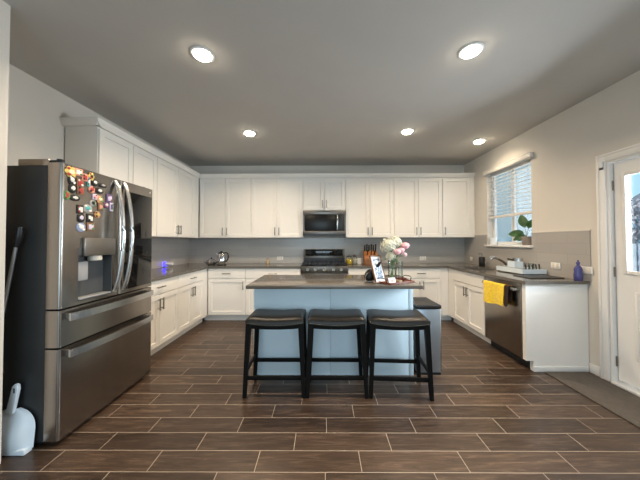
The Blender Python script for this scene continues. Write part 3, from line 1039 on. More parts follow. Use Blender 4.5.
# y, z, half width, half height, shape, base colour, detail colour, label
MAG = [
    (1.700, 1.775, 0.034, 0.030, 'flower', 'yellow', 'cream', 'yellow flower-shaped magnet at the top corner of the refrigerator door'),
    (1.752, 1.788, 0.024, 0.020, 'plate', 'coral', 'white', 'coral plate magnet beside the yellow flower magnet'),
    (1.706, 1.722, 0.020, 0.026, 'oval', 'black', 'white', 'upper black and white magnet below the yellow flower magnet'),
    (1.712, 1.666, 0.021, 0.024, 'oval', 'black', 'white', 'lower black and white magnet of the column below the flower'),
    (1.764, 1.716, 0.019, 0.023, 'plate', 'brown', 'red', 'upper brown and red square magnet in the left cluster'),
    (1.768, 1.664, 0.019, 0.023, 'plate', 'brown', 'red', 'lower brown and red square magnet in the left cluster'),
    (1.800, 1.764, 0.018, 0.020, 'plate', 'coral', 'red', 'coral and red magnet at the right top of the left cluster'),
    (1.675, 1.614, 0.016, 0.024, 'oval', 'green', 'red', 'green and red fruit-like magnet near the door edge'),
    (1.730, 1.606, 0.028, 0.017, 'oval', 'black', 'white', 'white and black oval magnet next to the fruit-like magnet'),
    (1.850, 1.783, 0.019, 0.024, 'flower', 'yellow', 'black', 'yellow and black magnet at the top of the middle cluster'),
    (1.882, 1.744, 0.020, 0.020, 'round', 'black', 'white', 'black and white round magnet under the yellow and black one'),
    (1.830, 1.738, 0.008, 0.026, 'plate', 'teal', 'white', 'narrow teal strip magnet in the middle cluster'),
    (1.855, 1.688, 0.021, 0.021, 'round', 'coral', 'red', 'red and coral round magnet in the middle cluster'),
    (1.922, 1.692, 0.026, 0.018, 'oval', 'black', 'white', 'white-centred black magnet right of the red round one'),
    (1.950, 1.738, 0.026, 0.013, 'oval', 'black', 'grey', 'dark bird-shaped magnet toward the door handles'),
    (1.882, 1.640, 0.015, 0.016, 'plate', 'lilac', 'pink', 'pink and lilac small magnet under the red round one'),
    (1.866, 1.590, 0.020, 0.020, 'round', 'grey', 'black', 'grey and black round magnet in the middle of the door'),
    (1.924, 1.628, 0.024, 0.024, 'flower', 'orange', 'cream', 'orange flower-like magnet in the middle of the door'),
    (1.932, 1.573, 0.017, 0.022, 'plate', 'brown', 'coral', 'brown and coral magnet just below the orange flower-like one'),
    (1.984, 1.592, 0.019, 0.019, 'round', 'purple', 'white', 'purple and white round magnet near the door handles'),
    (2.012, 1.650, 0.022, 0.026, 'plate', 'purple', 'lilac', 'purple square magnet nearest the top of the handles'),
    (2.032, 1.585, 0.012, 0.026, 'plate', 'lilac', 'purple', 'narrow lilac and purple magnet nearest the handle'),
    (1.824, 1.545, 0.029, 0.024, 'oval', 'grey', 'teal', 'teal oval magnet in a grey rim'),
    (1.768, 1.532, 0.018, 0.024, 'plate', 'black', 'white', 'black and white magnet left of the teal oval'),
    (1.776, 1.472, 0.021, 0.025, 'oval', 'black', 'lilac', 'black and lilac oval magnet under the black and white square'),
    (1.905, 1.510, 0.020, 0.020, 'flower', 'orange', 'yellow', 'orange and yellow magnet right of the teal oval'),
    (1.846, 1.478, 0.020, 0.024, 'plate', 'black', 'white', 'black and white magnet directly below the teal oval'),
    (1.776, 1.408, 0.026, 0.025, 'round', 'blue', 'white', 'blue and white round magnet lowest on the left'),
    (1.850, 1.416, 0.023, 0.024, 'plate', 'brown', 'lilac', 'brown and lilac square magnet lowest on the right'),
]
for (y, z, hw, hh, sh, c1, c2, lab) in MAG:
    hw, hh = hw * 1.3, hh * 1.3
    t = thing('fridge_magnet', lab, 'magnet', (FX + 0.0006, y, z), 0, 'magnets on the refrigerator door')
    b, p = MB(), MB()
    if sh == 'plate':
        b.box(0, 0.006, -hw, hw, -hh, hh, 0.002)
        p.box(0.0062, 0.009, -hw * 0.62, hw * 0.62, -hh * 0.62, hh * 0.55, 0.0012)
    elif sh in ('round', 'oval'):
        b.xf(Matrix.Identity(4))
        b.lathe([(0, 0), (1, 0), (1, 0.5), (0.85, 1), (0, 1)], (0, 0, 0), 20, Matrix.Rotation(math.radians(90), 4, 'Y'))
        b.xf(Matrix.Diagonal((0.007, hw, hh, 1)))
        p.ball((0.0072, 0, 0.1 * hh), 0.006, hw * 0.55, hh * 0.5, 2)
    else:
        for k in range(6):
            a = k * math.pi / 3
            b.ball((0.003, hw * 0.6 * math.cos(a), hh * 0.6 * math.sin(a)), 0.004, hw * 0.42, hh * 0.42, 2)
        b.ball((0.004, 0, 0), 0.004, hw * 0.5, hh * 0.5, 2)
        p.ball((0.0085, 0, 0), 0.005, hw * 0.45, hh * 0.42, 2)
    obj('plate', b, 'magnet_' + c1, t)
    obj('picture', p, 'magnet_' + c2, t)
    k = int(y * 1000 + z * 700)
    q = MB().ball((0.0095, hw * (0.45 if k % 2 else -0.45), -hh * 0.45), 0.003, hw * 0.34, hh * 0.26, 2)
    q.ball((0.0095, hw * (-0.5 if k % 3 else 0.3), hh * 0.55), 0.003, hw * 0.26, hh * 0.22, 2)
    obj('motif', q, 'magnet_' + ['black', 'white', 'red', 'green', 'black', 'brown'][k % 6], t)

# ------------------------------------------------------------------ dustpan and pole by the refrigerator
dp = thing('dustpan', 'white plastic dustpan standing on its lip beside the refrigerator', 'dustpan', (-1.965, 1.585, 0), 0)


def pan(u, v):
    # u across, v from lip up to the handle end; shallow scoop
    z = 0.02 + 0.235 * v
    half = 0.135 * (1 - 0.0 * v) * math.sqrt(max(0.0, 1 - max(0.0, (v - 0.45) / 0.56) ** 2.2)) + 0.002
    x = (2 * u - 1) * half
    y = 0.030 - 0.055 * (1 - (2 * u - 1) ** 4) * (0.35 + 0.65 * math.sin(math.pi * min(1, 0.25 + v * 0.75))) + 0.02 * v
    return (x, y, z)


obj('pan', MB().grid(pan, 20, 16, 0.004), 'blue_white_plastic', dp, angle=1.0)
obj('lip', MB().box(-0.137, 0.128, -0.014, 0.034, 0.0, 0.034, 0.006), 'blue_white_plastic', dp)
hd = MB()
for (a, b, c, d_) in ((0.0, 0.24, 0.020, 0.012), ):
    hd.prism([(-0.026, 0.235), (0.020, 0.235), (0.050, 0.385), (0.046, 0.412), (0.030, 0.420), (0.014, 0.405)], 0.012, 0.034, 'y', 0.005, 2)
h_ = obj('handle', hd, 'blue_white_plastic', dp)
obj('hanging_slot', MB().box(0.026, 0.036, 0.0105, 0.0119, 0.365, 0.395), 'dark_grey', h_)

cp = thing('cleaning_pole', 'silver cleaning pole with a black grip standing in the gap beside the refrigerator', 'pole', (-2.17, 1.60, 0))
obj('pole', MB().cyl((0, 0, 0), (0.226, 0.0, 1.28), 0.010, seg=12), 'silver_pole', cp)
obj('grip', MB().tube([(0.224, 0, 1.275), (0.235, 0, 1.31), (0.246, 0, 1.36), (0.250, 0, 1.40)], [0.014, 0.017, 0.019, 0.015], 12), 'black_plastic', cp)

# ------------------------------------------------------------------ microwave
mw = thing('microwave', 'over-range microwave with dark glass door under the short cabinet', 'microwave', (0.022, 4.43, 1.402))
obj('body', MB().box(-0.372, 0.372, 0.022, 0.385, 0.0, 0.440), 'black_plastic', mw)
ff = MB()
ff.box(-0.372, 0.372, 0.0, 0.0215, 0.375, 0.440, 0.003)
ff.box(-0.372, 0.372, 0.0, 0.0215, 0.030, 0.085, 0.003)
ff.box(-0.372, -0.350, 0.0, 0.0215, 0.085, 0.375)
ff.box(0.352, 0.372, 0.0, 0.0215, 0.085, 0.375)
obj('front_frame', ff, 'steel_black', mw)
obj('door', MB().box(-0.349, 0.205, 0.002, 0.0215, 0.086, 0.374, 0.002), 'mw_glass', mw)
mh = MB().tube([(0.222, 0.0, 0.10)] + [(0.222, -0.022 - 0.012 * math.sin(math.pi * k / 8), 0.115 + 0.235 * k / 8) for k in range(9)] + [(0.222, 0.0, 0.365)], 0.0125, 10)
obj('handle', mh, 'steel', mw)
obj('control_panel', MB().box(0.240, 0.351, 0.002, 0.0215, 0.086, 0.374, 0.002), 'black_plastic', mw)
obj('vent_grille', MB().box(-0.37, 0.37, 0.004, 0.0215, 0.0, 0.0295), 'black_plastic', mw)

# ------------------------------------------------------------------ range
rg = thing('range', 'freestanding range with black cooktop and stainless knob panel', 'range', (0.0165, 4.17, 0))
obj('body', MB().box(-0.379, 0.379, 0.045, 0.640, 0.02, 0.903), 'steel_grey', rg)
ck = MB().box(-0.379, 0.379, 0.0, 0.560, 0.9035, 0.916, 0.003)
obj('cooktop', ck, 'black_glass', rg)
gt = MB()
for cx in (-0.25, 0.0, 0.25):
    for y in (0.06, 0.18, 0.31, 0.44, 0.53):
        gt.box(cx - 0.115, cx + 0.115, y - 0.006, y + 0.006, 0.932, 0.944)
    for x in (-0.115, -0.04, 0.04, 0.115):
        gt.box(cx + x - 0.006, cx + x + 0.006, 0.05, 0.54, 0.932, 0.944)
    for x in (-0.11, 0.11):
        for y in (0.06, 0.53):
            gt.box(cx + x - 0.007, cx + x + 0.007, y - 0.007, y + 0.007, 0.9165, 0.933)
obj('grate', gt, 'black_plastic', rg)
bk = MB().box(-0.379, 0.379, 0.565, 0.640, 0.9035, 1.165, 0.004)
bgd = obj('backguard', bk, 'steel_black', rg)
obj('display_panel', MB().box(-0.345, 0.345, 0.560, 0.5645, 1.040, 1.158, 0.001), 'black_glass', bgd)
obj('vent_strip', MB().box(-0.352, 0.352, 0.558, 0.5645, 0.918, 1.000), 'black_plastic', bgd)
obj('clock_display', MB().box(-0.014, 0.010, 0.5585, 0.5598, 1.098, 1.112), 'mid_grey', bgd)
cpn = obj('control_panel', MB().box(-0.379, 0.379, -0.002, 0.0445, 0.795, 0.9030, 0.006), 'steel_black', rg)
for x in (-0.27, -0.15, 0.0, 0.15, 0.27):
    k = MB().cyl((x, -0.0025, 0.85), (x, -0.010, 0.85), 0.026, seg=20)
    k.cyl((x, -0.010, 0.85), (x, -0.034, 0.85), 0.020, 0.017, seg=20)
    obj('knob', k, 'chrome', cpn)
od = obj('oven_door', MB().box(-0.375, 0.375, 0.004, 0.0445, 0.20, 0.790, 0.005), 'steel_black', rg)
obj('door_glass', MB().box(-0.27, 0.27, 0.001, 0.0035, 0.33, 0.64), 'black_glass', od)
obj('handle', MB().tube([(-0.33, 0.004, 0.735), (-0.33, -0.04, 0.74), (0.33, -0.04, 0.74), (0.33, 0.004, 0.735)], 0.011, 10), 'steel_dark', od)
obj('drawer', MB().box(-0.375, 0.375, 0.006, 0.0445, 0.05, 0.192, 0.005), 'steel', rg)

# ------------------------------------------------------------------ dishwasher, towel and dark strip
dw = thing('dishwasher', 'dark stainless dishwasher with a towel over its bar handle', 'dishwasher', (2.03, 2.955, 0))
obj('body', MB().box(0.03, 0.58, -0.298, 0.298, 0.10, 0.870), 'black_plastic', dw)
obj('door', MB().box(0.0, 0.0295, -0.296, 0.297, 0.105, 0.868, 0.004), 'steel_dark', dw)
obj('toe_panel', MB().box(0.07, 0.085, -0.297, 0.297, 0.0, 0.0995), 'black_plastic', dw)
dh = MB().box(-0.055, -0.040, -0.265, 0.265, 0.786, 0.818, 0.004)
for y in (-0.245, 0.245):
    dh.box(-0.041, -0.0005, y - 0.014, y + 0.014, 0.790, 0.814, 0.003)
obj('handle', dh, 'steel', dw)


def drape(xbar, ztop, y0, y1, zf, zb, wav, thick=0.006):
    prof_ = []
    n = 16
    for k in range(n + 1):
        prof_.append(('f', k / n))
    def fn(u, v):
        y = y0 + (y1 - y0) * u
        L1, L2 = ztop - zf(u), ztop - zb
        tot = L1 + 0.05 + L2
        s = v * tot
        wv = wav * math.sin(u * 9.0 + 0.6)
        if s < L1:
            f = s / L1
            z = zf(u) + s
            x = xbar - 0.021 - (1 - f) * (0.006 + 0.7 * wv) + 0.0
        elif s < L1 + 0.05:
            a = (s - L1) / 0.05 * math.pi
            x = xbar - 0.021 * math.cos(a)
            z = ztop + 0.014 * math.sin(a)
        else:
            f = (s - L1 - 0.05) / L2
            z = ztop - f * L2
            x = xbar + 0.021
        return (x, y + 0.004 * math.sin(v * 8 + u * 3), z)
    return MB().grid(fn, 26, 40, thick)


tw = drape(1.983, 0.815, 2.815, 3.165, lambda u: 0.575 + 0.02 * (1 - u) + 0.008 * math.sin(u * 7), 0.70, 0.012)
obj('towel', tw, 'towel', None, 'bright yellow towel hanging over the dishwasher handle', 'towel', angle=1.5)
dc = drape(1.983, 0.8145, 2.745, 2.808, lambda u: 0.60 + 0.035 * (2 * u - 1) ** 2, 0.66, 0.003, 0.005)  # narrow dark strip bent over the bar, forms the dark oval beside the towel
obj('dark_strip', dc, 'brown_strip', None, 'narrow dark brown strip over the dishwasher handle beside the yellow towel', 'cloth', angle=1.5)

# ------------------------------------------------------------------ wall outlets
def outlet(label, loc, rotz, n=1):
    w = 0.036 if n == 1 else 0.060
    t = thing('wall_outlet', label, 'outlet', loc, rotz, 'white wall outlets')
    obj('cover_plate', MB().box(-w, w, -0.006, -0.0005, -0.036, 0.036, 0.002), 'white_plastic', t)
    for k in range(n):
        cx = 0 if n == 1 else (-0.028 + 0.056 * k)
        s = MB().box(cx - 0.017, cx + 0.017, -0.0085, -0.0062, -0.028, 0.028, 0.001)
        obj('socket', s, 'cream', t)
    return t


outlet('white outlet on the back tile left of the range', (-0.81, YB - 0.0125, 0.992), 0, 2)
outlet('white outlet on the back tile right of the flowers', (1.865, YB - 0.0125, 0.985), 0, 2)
outlet('white outlet on the window wall near the back corner', (XR - 0.0125, 4.60, 0.990), -R90)
outlet('white double outlet on the window wall right of the dish rack', (XR - 0.0125, 2.94, 1.024), -R90, 2)
outlet('white outlet on the window wall behind the blue bottle', (XR - 0.0125, 2.60, 1.012), -R90, 2)

nl = thing('plug_in_light', 'plug-in white light glowing blue on the left wall tile', 'night light', (XL + 0.0135, 4.02, 0.955))
obj('base_plate', MB().box(0.0, 0.012, -0.03, 0.03, -0.04, 0.04, 0.003), 'white_plastic', nl)
obj('glow_ring', MB().lathe([(0, 0), (0.030, 0), (0.034, 0.012), (0.034, 0.030), (0.028, 0.040), (0, 0.040)], (0.0125, 0, 0), 24, Matrix.Rotation(R90, 4, 'Y')), 'blue_led', nl)
obj('body', MB().lathe([(0, 0), (0.026, 0), (0.028, 0.02), (0.026, 0.085), (0.018, 0.098), (0, 0.10)], (0.0530, 0, 0.002), 24, Matrix.Rotation(R90, 4, 'Y')), 'white_plastic', nl)

# ------------------------------------------------------------------ kettle and things on the back counter
Z = CZ1 + 0.0006
kt = thing('electric_kettle', 'glass and chrome electric kettle with a black handle', 'kettle', (-1.735, 4.36, Z))
obj('power_base', MB().lathe([(0, 0), (0.080, 0), (0.082, 0.010), (0.074, 0.020), (0, 0.020)]), 'black_plastic', kt)
obj('jug', MB().lathe([(0, 0.0205), (0.066, 0.0205), (0.078, 0.05), (0.080, 0.09), (0.068, 0.15), (0.056, 0.195), (0.0, 0.197)]), 'chrome', kt)
obj('lid', MB().lathe([(0, 0.1975), (0.055, 0.1975), (0.050, 0.215), (0.018, 0.226), (0.016, 0.240), (0, 0.243)]), 'black_plastic', kt)
obj('handle', MB().tube([(0.050, 0, 0.205), (0.085, 0, 0.215), (0.112, 0, 0.195), (0.120, 0, 0.15), (0.112, 0, 0.10), (0.085, 0, 0.065), (0.074, 0, 0.06)], 0.0105, 10), 'black_plastic', kt)
obj('spout', MB().tube([(-0.055, 0, 0.165), (-0.075, 0, 0.185), (-0.088, 0, 0.20)], [0.020, 0.014, 0.010], 10), 'chrome', kt)
sd = thing('silver_teapot', 'low silver lidded pot with a dark knob beside the kettle', 'pot', (-1.93, 4.42, Z))
obj('body', MB().lathe([(0, 0), (0.055, 0), (0.085, 0.025), (0.088, 0.05), (0.07, 0.075), (0, 0.075)]), 'chrome', sd)
obj('lid', MB().lathe([(0, 0.0755), (0.068, 0.0755), (0.05, 0.095), (0.012, 0.105), (0, 0.105)]), 'steel', sd)
obj('knob', MB().ball((0, 0, 0.117), 0.013, sub=2), 'black_plastic', sd)
obj('spout', MB().tube([(-0.075, 0, 0.035), (-0.115, 0, 0.045), (-0.135, 0, 0.070)], [0.016, 0.012, 0.009], 10), 'chrome', sd)
sj = thing('small_jar', 'small tan jar alone on the back counter left of the range', 'jar', (-1.01, 4.66, Z))
obj('body', MB().lathe([(0, 0), (0.028, 0), (0.034, 0.02), (0.034, 0.055), (0.026, 0.075), (0, 0.075)]), 'tan', sj)
obj('lid', MB().lathe([(0, 0.0755), (0.028, 0.0755), (0.028, 0.09), (0.008, 0.10), (0, 0.112)]), 'grey_ceramic', sj)

yj = thing('glass_jar', 'glass jar of yellow contents with a dark clamp lid', 'jar', (0.462, 4.56, Z))
obj('body', MB().lathe([(0, 0.004), (0.054, 0.004), (0.058, 0.01), (0.058, 0.10), (0.046, 0.125), (0, 0.125)]), 'clear', yj)
obj('contents', MB().lathe([(0, 0.006), (0.052, 0.006), (0.0535, 0.012), (0.0535, 0.086), (0.0, 0.092)]), 'amber', yj)
obj('lid', MB().lathe([(0, 0.1255), (0.048, 0.1255), (0.048, 0.140), (0.02, 0.150), (0, 0.150)]), 'dark_grey', yj)
gj = thing('glass_jar', 'glass jar of pale contents with a domed dark lid', 'jar', (0.566, 4.60, Z))
obj('body', MB().lathe([(0, 0.004), (0.036, 0.004), (0.039, 0.01), (0.039, 0.11), (0.030, 0.125), (0, 0.125)]), 'clear', gj)
obj('contents', MB().lathe([(0, 0.006), (0.034, 0.006), (0.035, 0.012), (0.035, 0.090), (0.0, 0.094)]), 'cream', gj)
obj('lid', MB().lathe([(0, 0.1255), (0.034, 0.1255), (0.036, 0.145), (0.024, 0.162), (0, 0.165)]), 'dark_grey', gj)
cu = thing('mug', 'white mug between the jars and the knife block', 'mug', (0.640, 4.56, Z))
obj('cup', MB().lathe([(0, 0), (0.030, 0), (0.036, 0.01), (0.038, 0.105), (0.035, 0.105), (0.032, 0.012), (0, 0.010)]), 'white_plastic', cu)
obj('handle', MB().tube([(-0.036, 0, 0.085), (-0.058, 0, 0.080), (-0.062, 0, 0.05), (-0.036, 0, 0.028)], 0.005, 8), 'white_plastic', cu)

kb = thing('knife_block', 'warm brown wooden knife block full of black-handled knives', 'knife block', (0.83, 4.52, Z))
obj('block', MB().prism([(-0.10, 0.0), (0.085, 0.0), (0.085, 0.235), (0.03, 0.225), (-0.085, 0.135), (-0.10, 0.10)], -0.115, 0.115, 'x', 0.004), 'wood_block', kb)
obj('steel_band', MB().box(-0.10, 0.10, -0.1035, -0.1005, 0.02, 0.085), 'frame_wood', kb)
for k in range(6):
    x = -0.095 + 0.038 * k
    r = k % 2
    base_ = Vector((x, 0.035 - 0.01 * r, 0.228))
    tip = base_ + Vector((0.0, -0.020, 0.105 + 0.018 * r))
    hnd = MB().tube([base_, base_.lerp(tip, 0.35), base_.lerp(tip, 0.75), tip], [0.010, 0.0135, 0.012, 0.013], 8, 0.75)
    kk = thing('kitchen_knife', 'black-handled knife standing in the wooden knife block', 'knife', kb.location, 0, 'knives in the knife block')
    obj('handle', hnd, 'black_plastic', kk)
    obj('bolster', MB().cyl(base_ - Vector((0, -0.002, 0.006)), base_, 0.010, seg=8), 'steel', kk)
for k in range(3):
    x = -0.06 + 0.06 * k
    base_ = Vector((x, -0.055, 0.165))
    tip = base_ + Vector((0.0, -0.045, 0.085))
    kk = thing('steak_knife', 'shorter black-handled knife in the front row of the block', 'knife', kb.location, 0, 'short knives in the knife block')
    obj('handle', MB().tube([base_, base_.lerp(tip, 0.5), tip], [0.008, 0.010, 0.009], 8, 0.75), 'black_plastic', kk)

# ------------------------------------------------------------------ tray, vase, frame on the island
ZI = CZ1 + 0.0006
TA = math.radians(30)
ty = thing('serving_tray', 'red-brown wooden serving tray with black wire handles on the island corner', 'tray', (0.695, 2.515, ZI), TA)
tr = MB().box(-0.165, 0.165, -0.100, 0.100, 0.0, 0.008, 0.003)
for b in ((-0.165, 0.165, -0.100, -0.092), (-0.165, 0.165, 0.092, 0.100), (-0.165, -0.157, -0.092, 0.092), (0.157, 0.165, -0.092, 0.092)):
    tr.box(*b, 0.008, 0.017, 0.0025)
obj('board', tr, 'tray_wood', ty)
for s in (-1, 1):
    pts = [(s * 0.161, -0.05, 0.0175), (s * 0.168, -0.052, 0.040), (s * 0.172, -0.035, 0.052), (s * 0.172, 0.035, 0.052), (s * 0.168, 0.052, 0.040), (s * 0.161, 0.05, 0.0175)]
    obj('handle', MB().tube(pts, 0.0045, 8), 'black_plastic', ty)


def tw_(x, y, z=0.0085):
    c, s = math.cos(TA), math.sin(TA)
    return (0.695 + c * x - s * y, 2.515 + s * x + c * y, ZI + z)


vs = thing('flower_vase', 'clear glass vase of green stems on the wooden tray', 'vase', tw_(0.010, 0.045))
obj('body', MB().lathe([(0, 0), (0.036, 0), (0.040, 0.01), (0.040, 0.10), (0.044, 0.19), (0.047, 0.205), (0.0445, 0.205), (0.0415, 0.19), (0.0370, 0.10), (0.0365, 0.012), (0, 0.010)], seg=28), 'clear', vs)
vl = Vector(vs.location)


def stem_pts(head):
    h = Vector(head) - vl
    b = Vector((-h.x * 0.25, -h.y * 0.25, 0.02))
    m = Vector((h.x * 0.20, h.y * 0.20, 0.20))
    b.x = max(-0.024, min(0.024, b.x))
    b.y = max(-0.024, min(0.024, b.y))
    m.x = max(-0.030, min(0.030, m.x))
    m.y = max(-0.030, min(0.030, m.y))
    return [b, b.lerp(m, 0.5), m, m.lerp(h, 0.5) + Vector((0, 0, 0.01)), h]


def petal_ball(R, layers, seed, wave=0.12):
    """a full double bloom: many cupped petals laid in shells"""
    rnd = random.Random(seed)
    mb = MB()
    for li, (n, rad, elev, size) in enumerate(layers):
        for k in range(n):
            az = 2 * math.pi * (k + 0.5 * (li % 2)) / n + rnd.uniform(-.15, .15)
            el = elev + rnd.uniform(-.1, .1)
            d = Vector((math.cos(az) * math.cos(el), math.sin(az) * math.cos(el), math.sin(el)))
            q = d.to_track_quat('Z', 'Y').to_matrix().to_4x4()
            s = size * R

            def fn(u, v, q=q, d=d, s=s, rad=rad):
                a, b = (u - .5) * 2, (v - .5) * 2
                f = 1 - 0.25 * abs(b)
                p = Vector((a * s * f, b * s, -0.45 * s * (a * a + b * b) + wave * s * math.sin(a * 4 + b * 3)))
                return (q @ p) + d * rad * R
            mb.grid(fn, 4, 4)
    return mb


PEONY = [(1, 0.35, 1.4, 0.5), (6, 0.55, 0.9, 0.48), (8, 0.75, 0.45, 0.52), (9, 0.88, 0.0, 0.55), (8, 0.80, -0.5, 0.50), (4, 0.55, -1.0, 0.5)]
heads = [('peony', (0.720, 2.52, 1.205), 0.040, 'pink', 'pink peony lowest left in the bunch, beside the white hydrangea'),
         ('peony', (0.772, 2.56, 1.217), 0.036, 'pink', 'pink peony in the middle of the bunch'),
         ('peony', (0.818, 2.58, 1.262), 0.046, 'pink', 'largest pink peony at the top right of the bunch'),
         ('peony', (0.815, 2.60, 1.170), 0.032, 'pale_pink', 'pale pink peony bud hanging lowest right of the bunch')]
for nm, h, R, mt, lab in heads:
    t = thing('peony', lab, 'flower', vs.location, 0, 'peonies in the vase')
    hv = Vector(h) - vl
    obj('stem', MB().tube(stem_pts(h), 0.0030, 6), 'stem', t)
    core = petal_ball(R, PEONY, int(h[0] * 1000)).xf(Matrix.Translation(hv))
    core.ball(hv, R * 0.72, sub=2)
    obj('bloom', core, mt, t)
hyd = [((0.645, 2.55, 1.262), 0.078, 'large white hydrangea head at the left of the bunch'),
       ((0.725, 2.60, 1.296), 0.062, 'white hydrangea head at the top of the bunch'),
       ((0.665, 2.545, 1.155), 0.045, 'small white hydrangea head drooping behind the picture frame')]
for h, R, lab in hyd:
    t = thing('hydrangea', lab, 'flower', vs.location, 0, 'hydrangeas in the vase')
    hv = Vector(h) - vl
    obj('stem', MB().tube(stem_pts(h), 0.0035, 6), 'stem', t)
    rnd = random.Random(int(h[2] * 999))
    bmx = MB()
    bmx.ball(hv, R * 0.66, sub=2)
    N = 90
    for k in range(N):
        zz = 1 - 1.75 * (k + .5) / N
        ph = k * 2.39996
        rr_ = math.sqrt(max(0, 1 - zz * zz))
        d = Vector((rr_ * math.cos(ph), rr_ * math.sin(ph), zz))
        q = d.to_track_quat('Z', 'Y').to_matrix().to_4x4()
        c0 = hv + d * R * rnd.uniform(0.76, 1.12)
        for p in range(4):
            a = p * R90 + rnd.uniform(-.2, .2)
            m_ = Matrix.Translation(c0) @ q @ Matrix.Rotation(a, 4, 'Z') @ Matrix.Translation((0.008, 0, 0.001)) @ Matrix.Rotation(-0.3, 4, 'Y')
            s = R * 0.14
            tt = bmesh.new()
            v = [tt.verts.new(x) for x in ((-s * .7, 0, 0), (0, -s * .7, 0.001), (s, 0, 0), (0, s * .7, 0.001))]
            tt.faces.new(v)
            bmx._merge(tt, m_)
    obj('bloom', bmx, 'white_petal', t, smooth=False)


def leaf_mesh(base_, direction, L, Wd, droop=0.3, face=(0, 0, 1)):
    d = Vector(direction).normalized()
    nz = Vector(face)
    nz = (nz - d * nz.dot(d)).normalized()
    ax = d.cross(nz)
    q = Matrix(((ax.x, d.x, nz.x, 0), (ax.y, d.y, nz.y, 0), (ax.z, d.z, nz.z, 0), (0, 0, 0, 1)))

    def fn(u, v):
        w = Wd * math.sin(math.pi * min(1, v * 0.98 + 0.02)) ** 0.75 * (1 - 0.35 * v)
        a = (u - .5) * 2
        return (q @ Vector((a * w, v * L, 0.18 * abs(a) * w - droop * L * v * v))) + Vector(base_)
    return MB().grid(fn, 6, 10, 0.0008)


lv = thing('leaf_spray', 'loose green leaves among the peonies in the glass vase', 'leaves', vs.location)
ll = None
for (bx_, by_, bz_, dx, dy, dz, L) in ((0.02, 0.0, 0.235, 0.6, -0.3, 0.25, 0.10), (-0.015, -0.01, 0.22, -0.7, -0.3, 0.1, 0.09), (0.01, -0.02, 0.22, 0.3, -0.8, -0.1, 0.08), (0.0, 0.02, 0.26, 0.2, 0.6, 0.5, 0.1), (0.05, 0.02, 0.30, 0.5, 0, 0.8, 0.09)):
    obj('leaf', leaf_mesh((bx_, by_, bz_), (dx, dy, dz), L, 0.020), 'green', lv)
obj('stem', MB().tube([(0.0, 0.0, 0.016), (0.004, 0.004, 0.12), (0.008, 0.004, 0.2), (0.02, 0.0, 0.24)], 0.003, 6), 'stem', lv)

# picture frame leaning back, turned to the right
pfm = thing('picture_frame', 'brown wooden picture frame with white mat leaning beside the vase', 'picture frame', (0.555, 2.47, ZI + 0.0002), math.radians(38))
LEAN = Matrix.Rotation(math.radians(-17), 4, 'X')
fw, fh = 0.078, 0.270
fo = MB()
for b in ((-fw, fw, 0, 0.016, 0, 0.012), (-fw, fw, 0, 0.016, fh - 0.012, fh), (-fw, -fw + 0.012, 0, 0.016, 0.012, fh - 0.012), (fw - 0.012, fw, 0, 0.016, 0.012, fh - 0.012)):
    fo.box(b[0], b[1], b[2], b[3], b[4], b[5], 0.002)
fo.box(-fw + 0.004, fw - 0.004, 0.010, 0.016, 0.004, fh - 0.004)
FM = Matrix.Translation((0, 0, 0.0047)) @ LEAN
obj('frame', fo.xf(FM), 'frame_wood', pfm)
obj('mat_board', MB().box(-fw + 0.0122, fw - 0.0122, 0.006, 0.0098, 0.0122, fh - 0.0122).xf(FM), 'photo_white', pfm)
obj('photo', MB().box(-fw + 0.030, fw - 0.030, 0.0042, 0.0058, 0.040, fh - 0.038).xf(FM), 'photo', pfm)
obj('easel_leg', MB().prism([(0.016, 0.20), (0.020, 0.20), (0.150, 0.006), (0.135, 0.003)], -0.02, 0.02, 'x'), 'black_plastic', pfm)
pc = thing('black_pouch', 'small black pouch slumped behind the picture frame', 'pouch', (0.452, 2.57, ZI))


def pouch(u, v):
    a = 2 * math.pi * u
    el = math.pi * v
    r = math.sin(el) ** 0.7
    x = 0.058 * r * math.cos(a) + 0.02 * (1 - math.cos(el)) * 0.5
    y = 0.035 * r * math.sin(a)
    z = 0.06 * (1 - math.cos(el)) * (1 + 0.12 * math.sin(3 * a)) * 0.9
    return (x, y, z)


obj('body', MB().grid(pouch, 24, 14), 'leather', pc)
obj('strap', MB().tube([(-0.02, -0.02, 0.085), (-0.04, -0.035, 0.06), (-0.045, -0.042, 0.02), (-0.02, -0.045, 0.006), (0.02, -0.043, 0.006)], 0.004, 8), 'mid_grey', pc)
cd = thing('white_card', 'folded white card in front of the picture frame', 'card', tw_(-0.078, -0.035), math.radians(12))
obj('card', MB().prism([(-0.016, 0.0), (-0.014, 0.0), (0.0, 0.042), (0.014, 0.0), (0.016, 0.0), (0.0, 0.047)], -0.036, 0.036, 'x'), 'photo_white', cd)
obj('printed_mark', MB().box(-0.012, 0.012, -0.0145, -0.0125, 0.012, 0.022), 'tan', cd)
rb = thing('small_bowl', 'dark red glazed bowl on the wooden tray', 'bowl', tw_(0.090, 0.0))
obj('bowl', MB().lathe([(0, 0), (0.024, 0), (0.044, 0.016), (0.048, 0.026), (0.044, 0.026), (0.038, 0.016), (0, 0.006)]), 'dark_red', rb)
tn = thing('candle_tin', 'tan candle tin on the tray before the vase', 'candle', tw_(0.005, -0.045))
obj('tin', MB().lathe([(0, 0), (0.030, 0), (0.031, 0.018), (0.028, 0.018), (0.028, 0.012), (0, 0.012)]), 'tan', tn)
obj('wick', MB().cyl((0, 0, 0.012), (0, 0, 0.022), 0.0012, seg=6), 'black_plastic', tn)
gb = thing('slim_tumbler', 'tall slim clear glass standing behind the tray', 'glass', (0.795, 2.67, ZI))
obj('glass', MB().lathe([(0, 0), (0.018, 0), (0.022, 0.01), (0.024, 0.19), (0.022, 0.19), (0.020, 0.014), (0, 0.012)], seg=20), 'clear', gb)

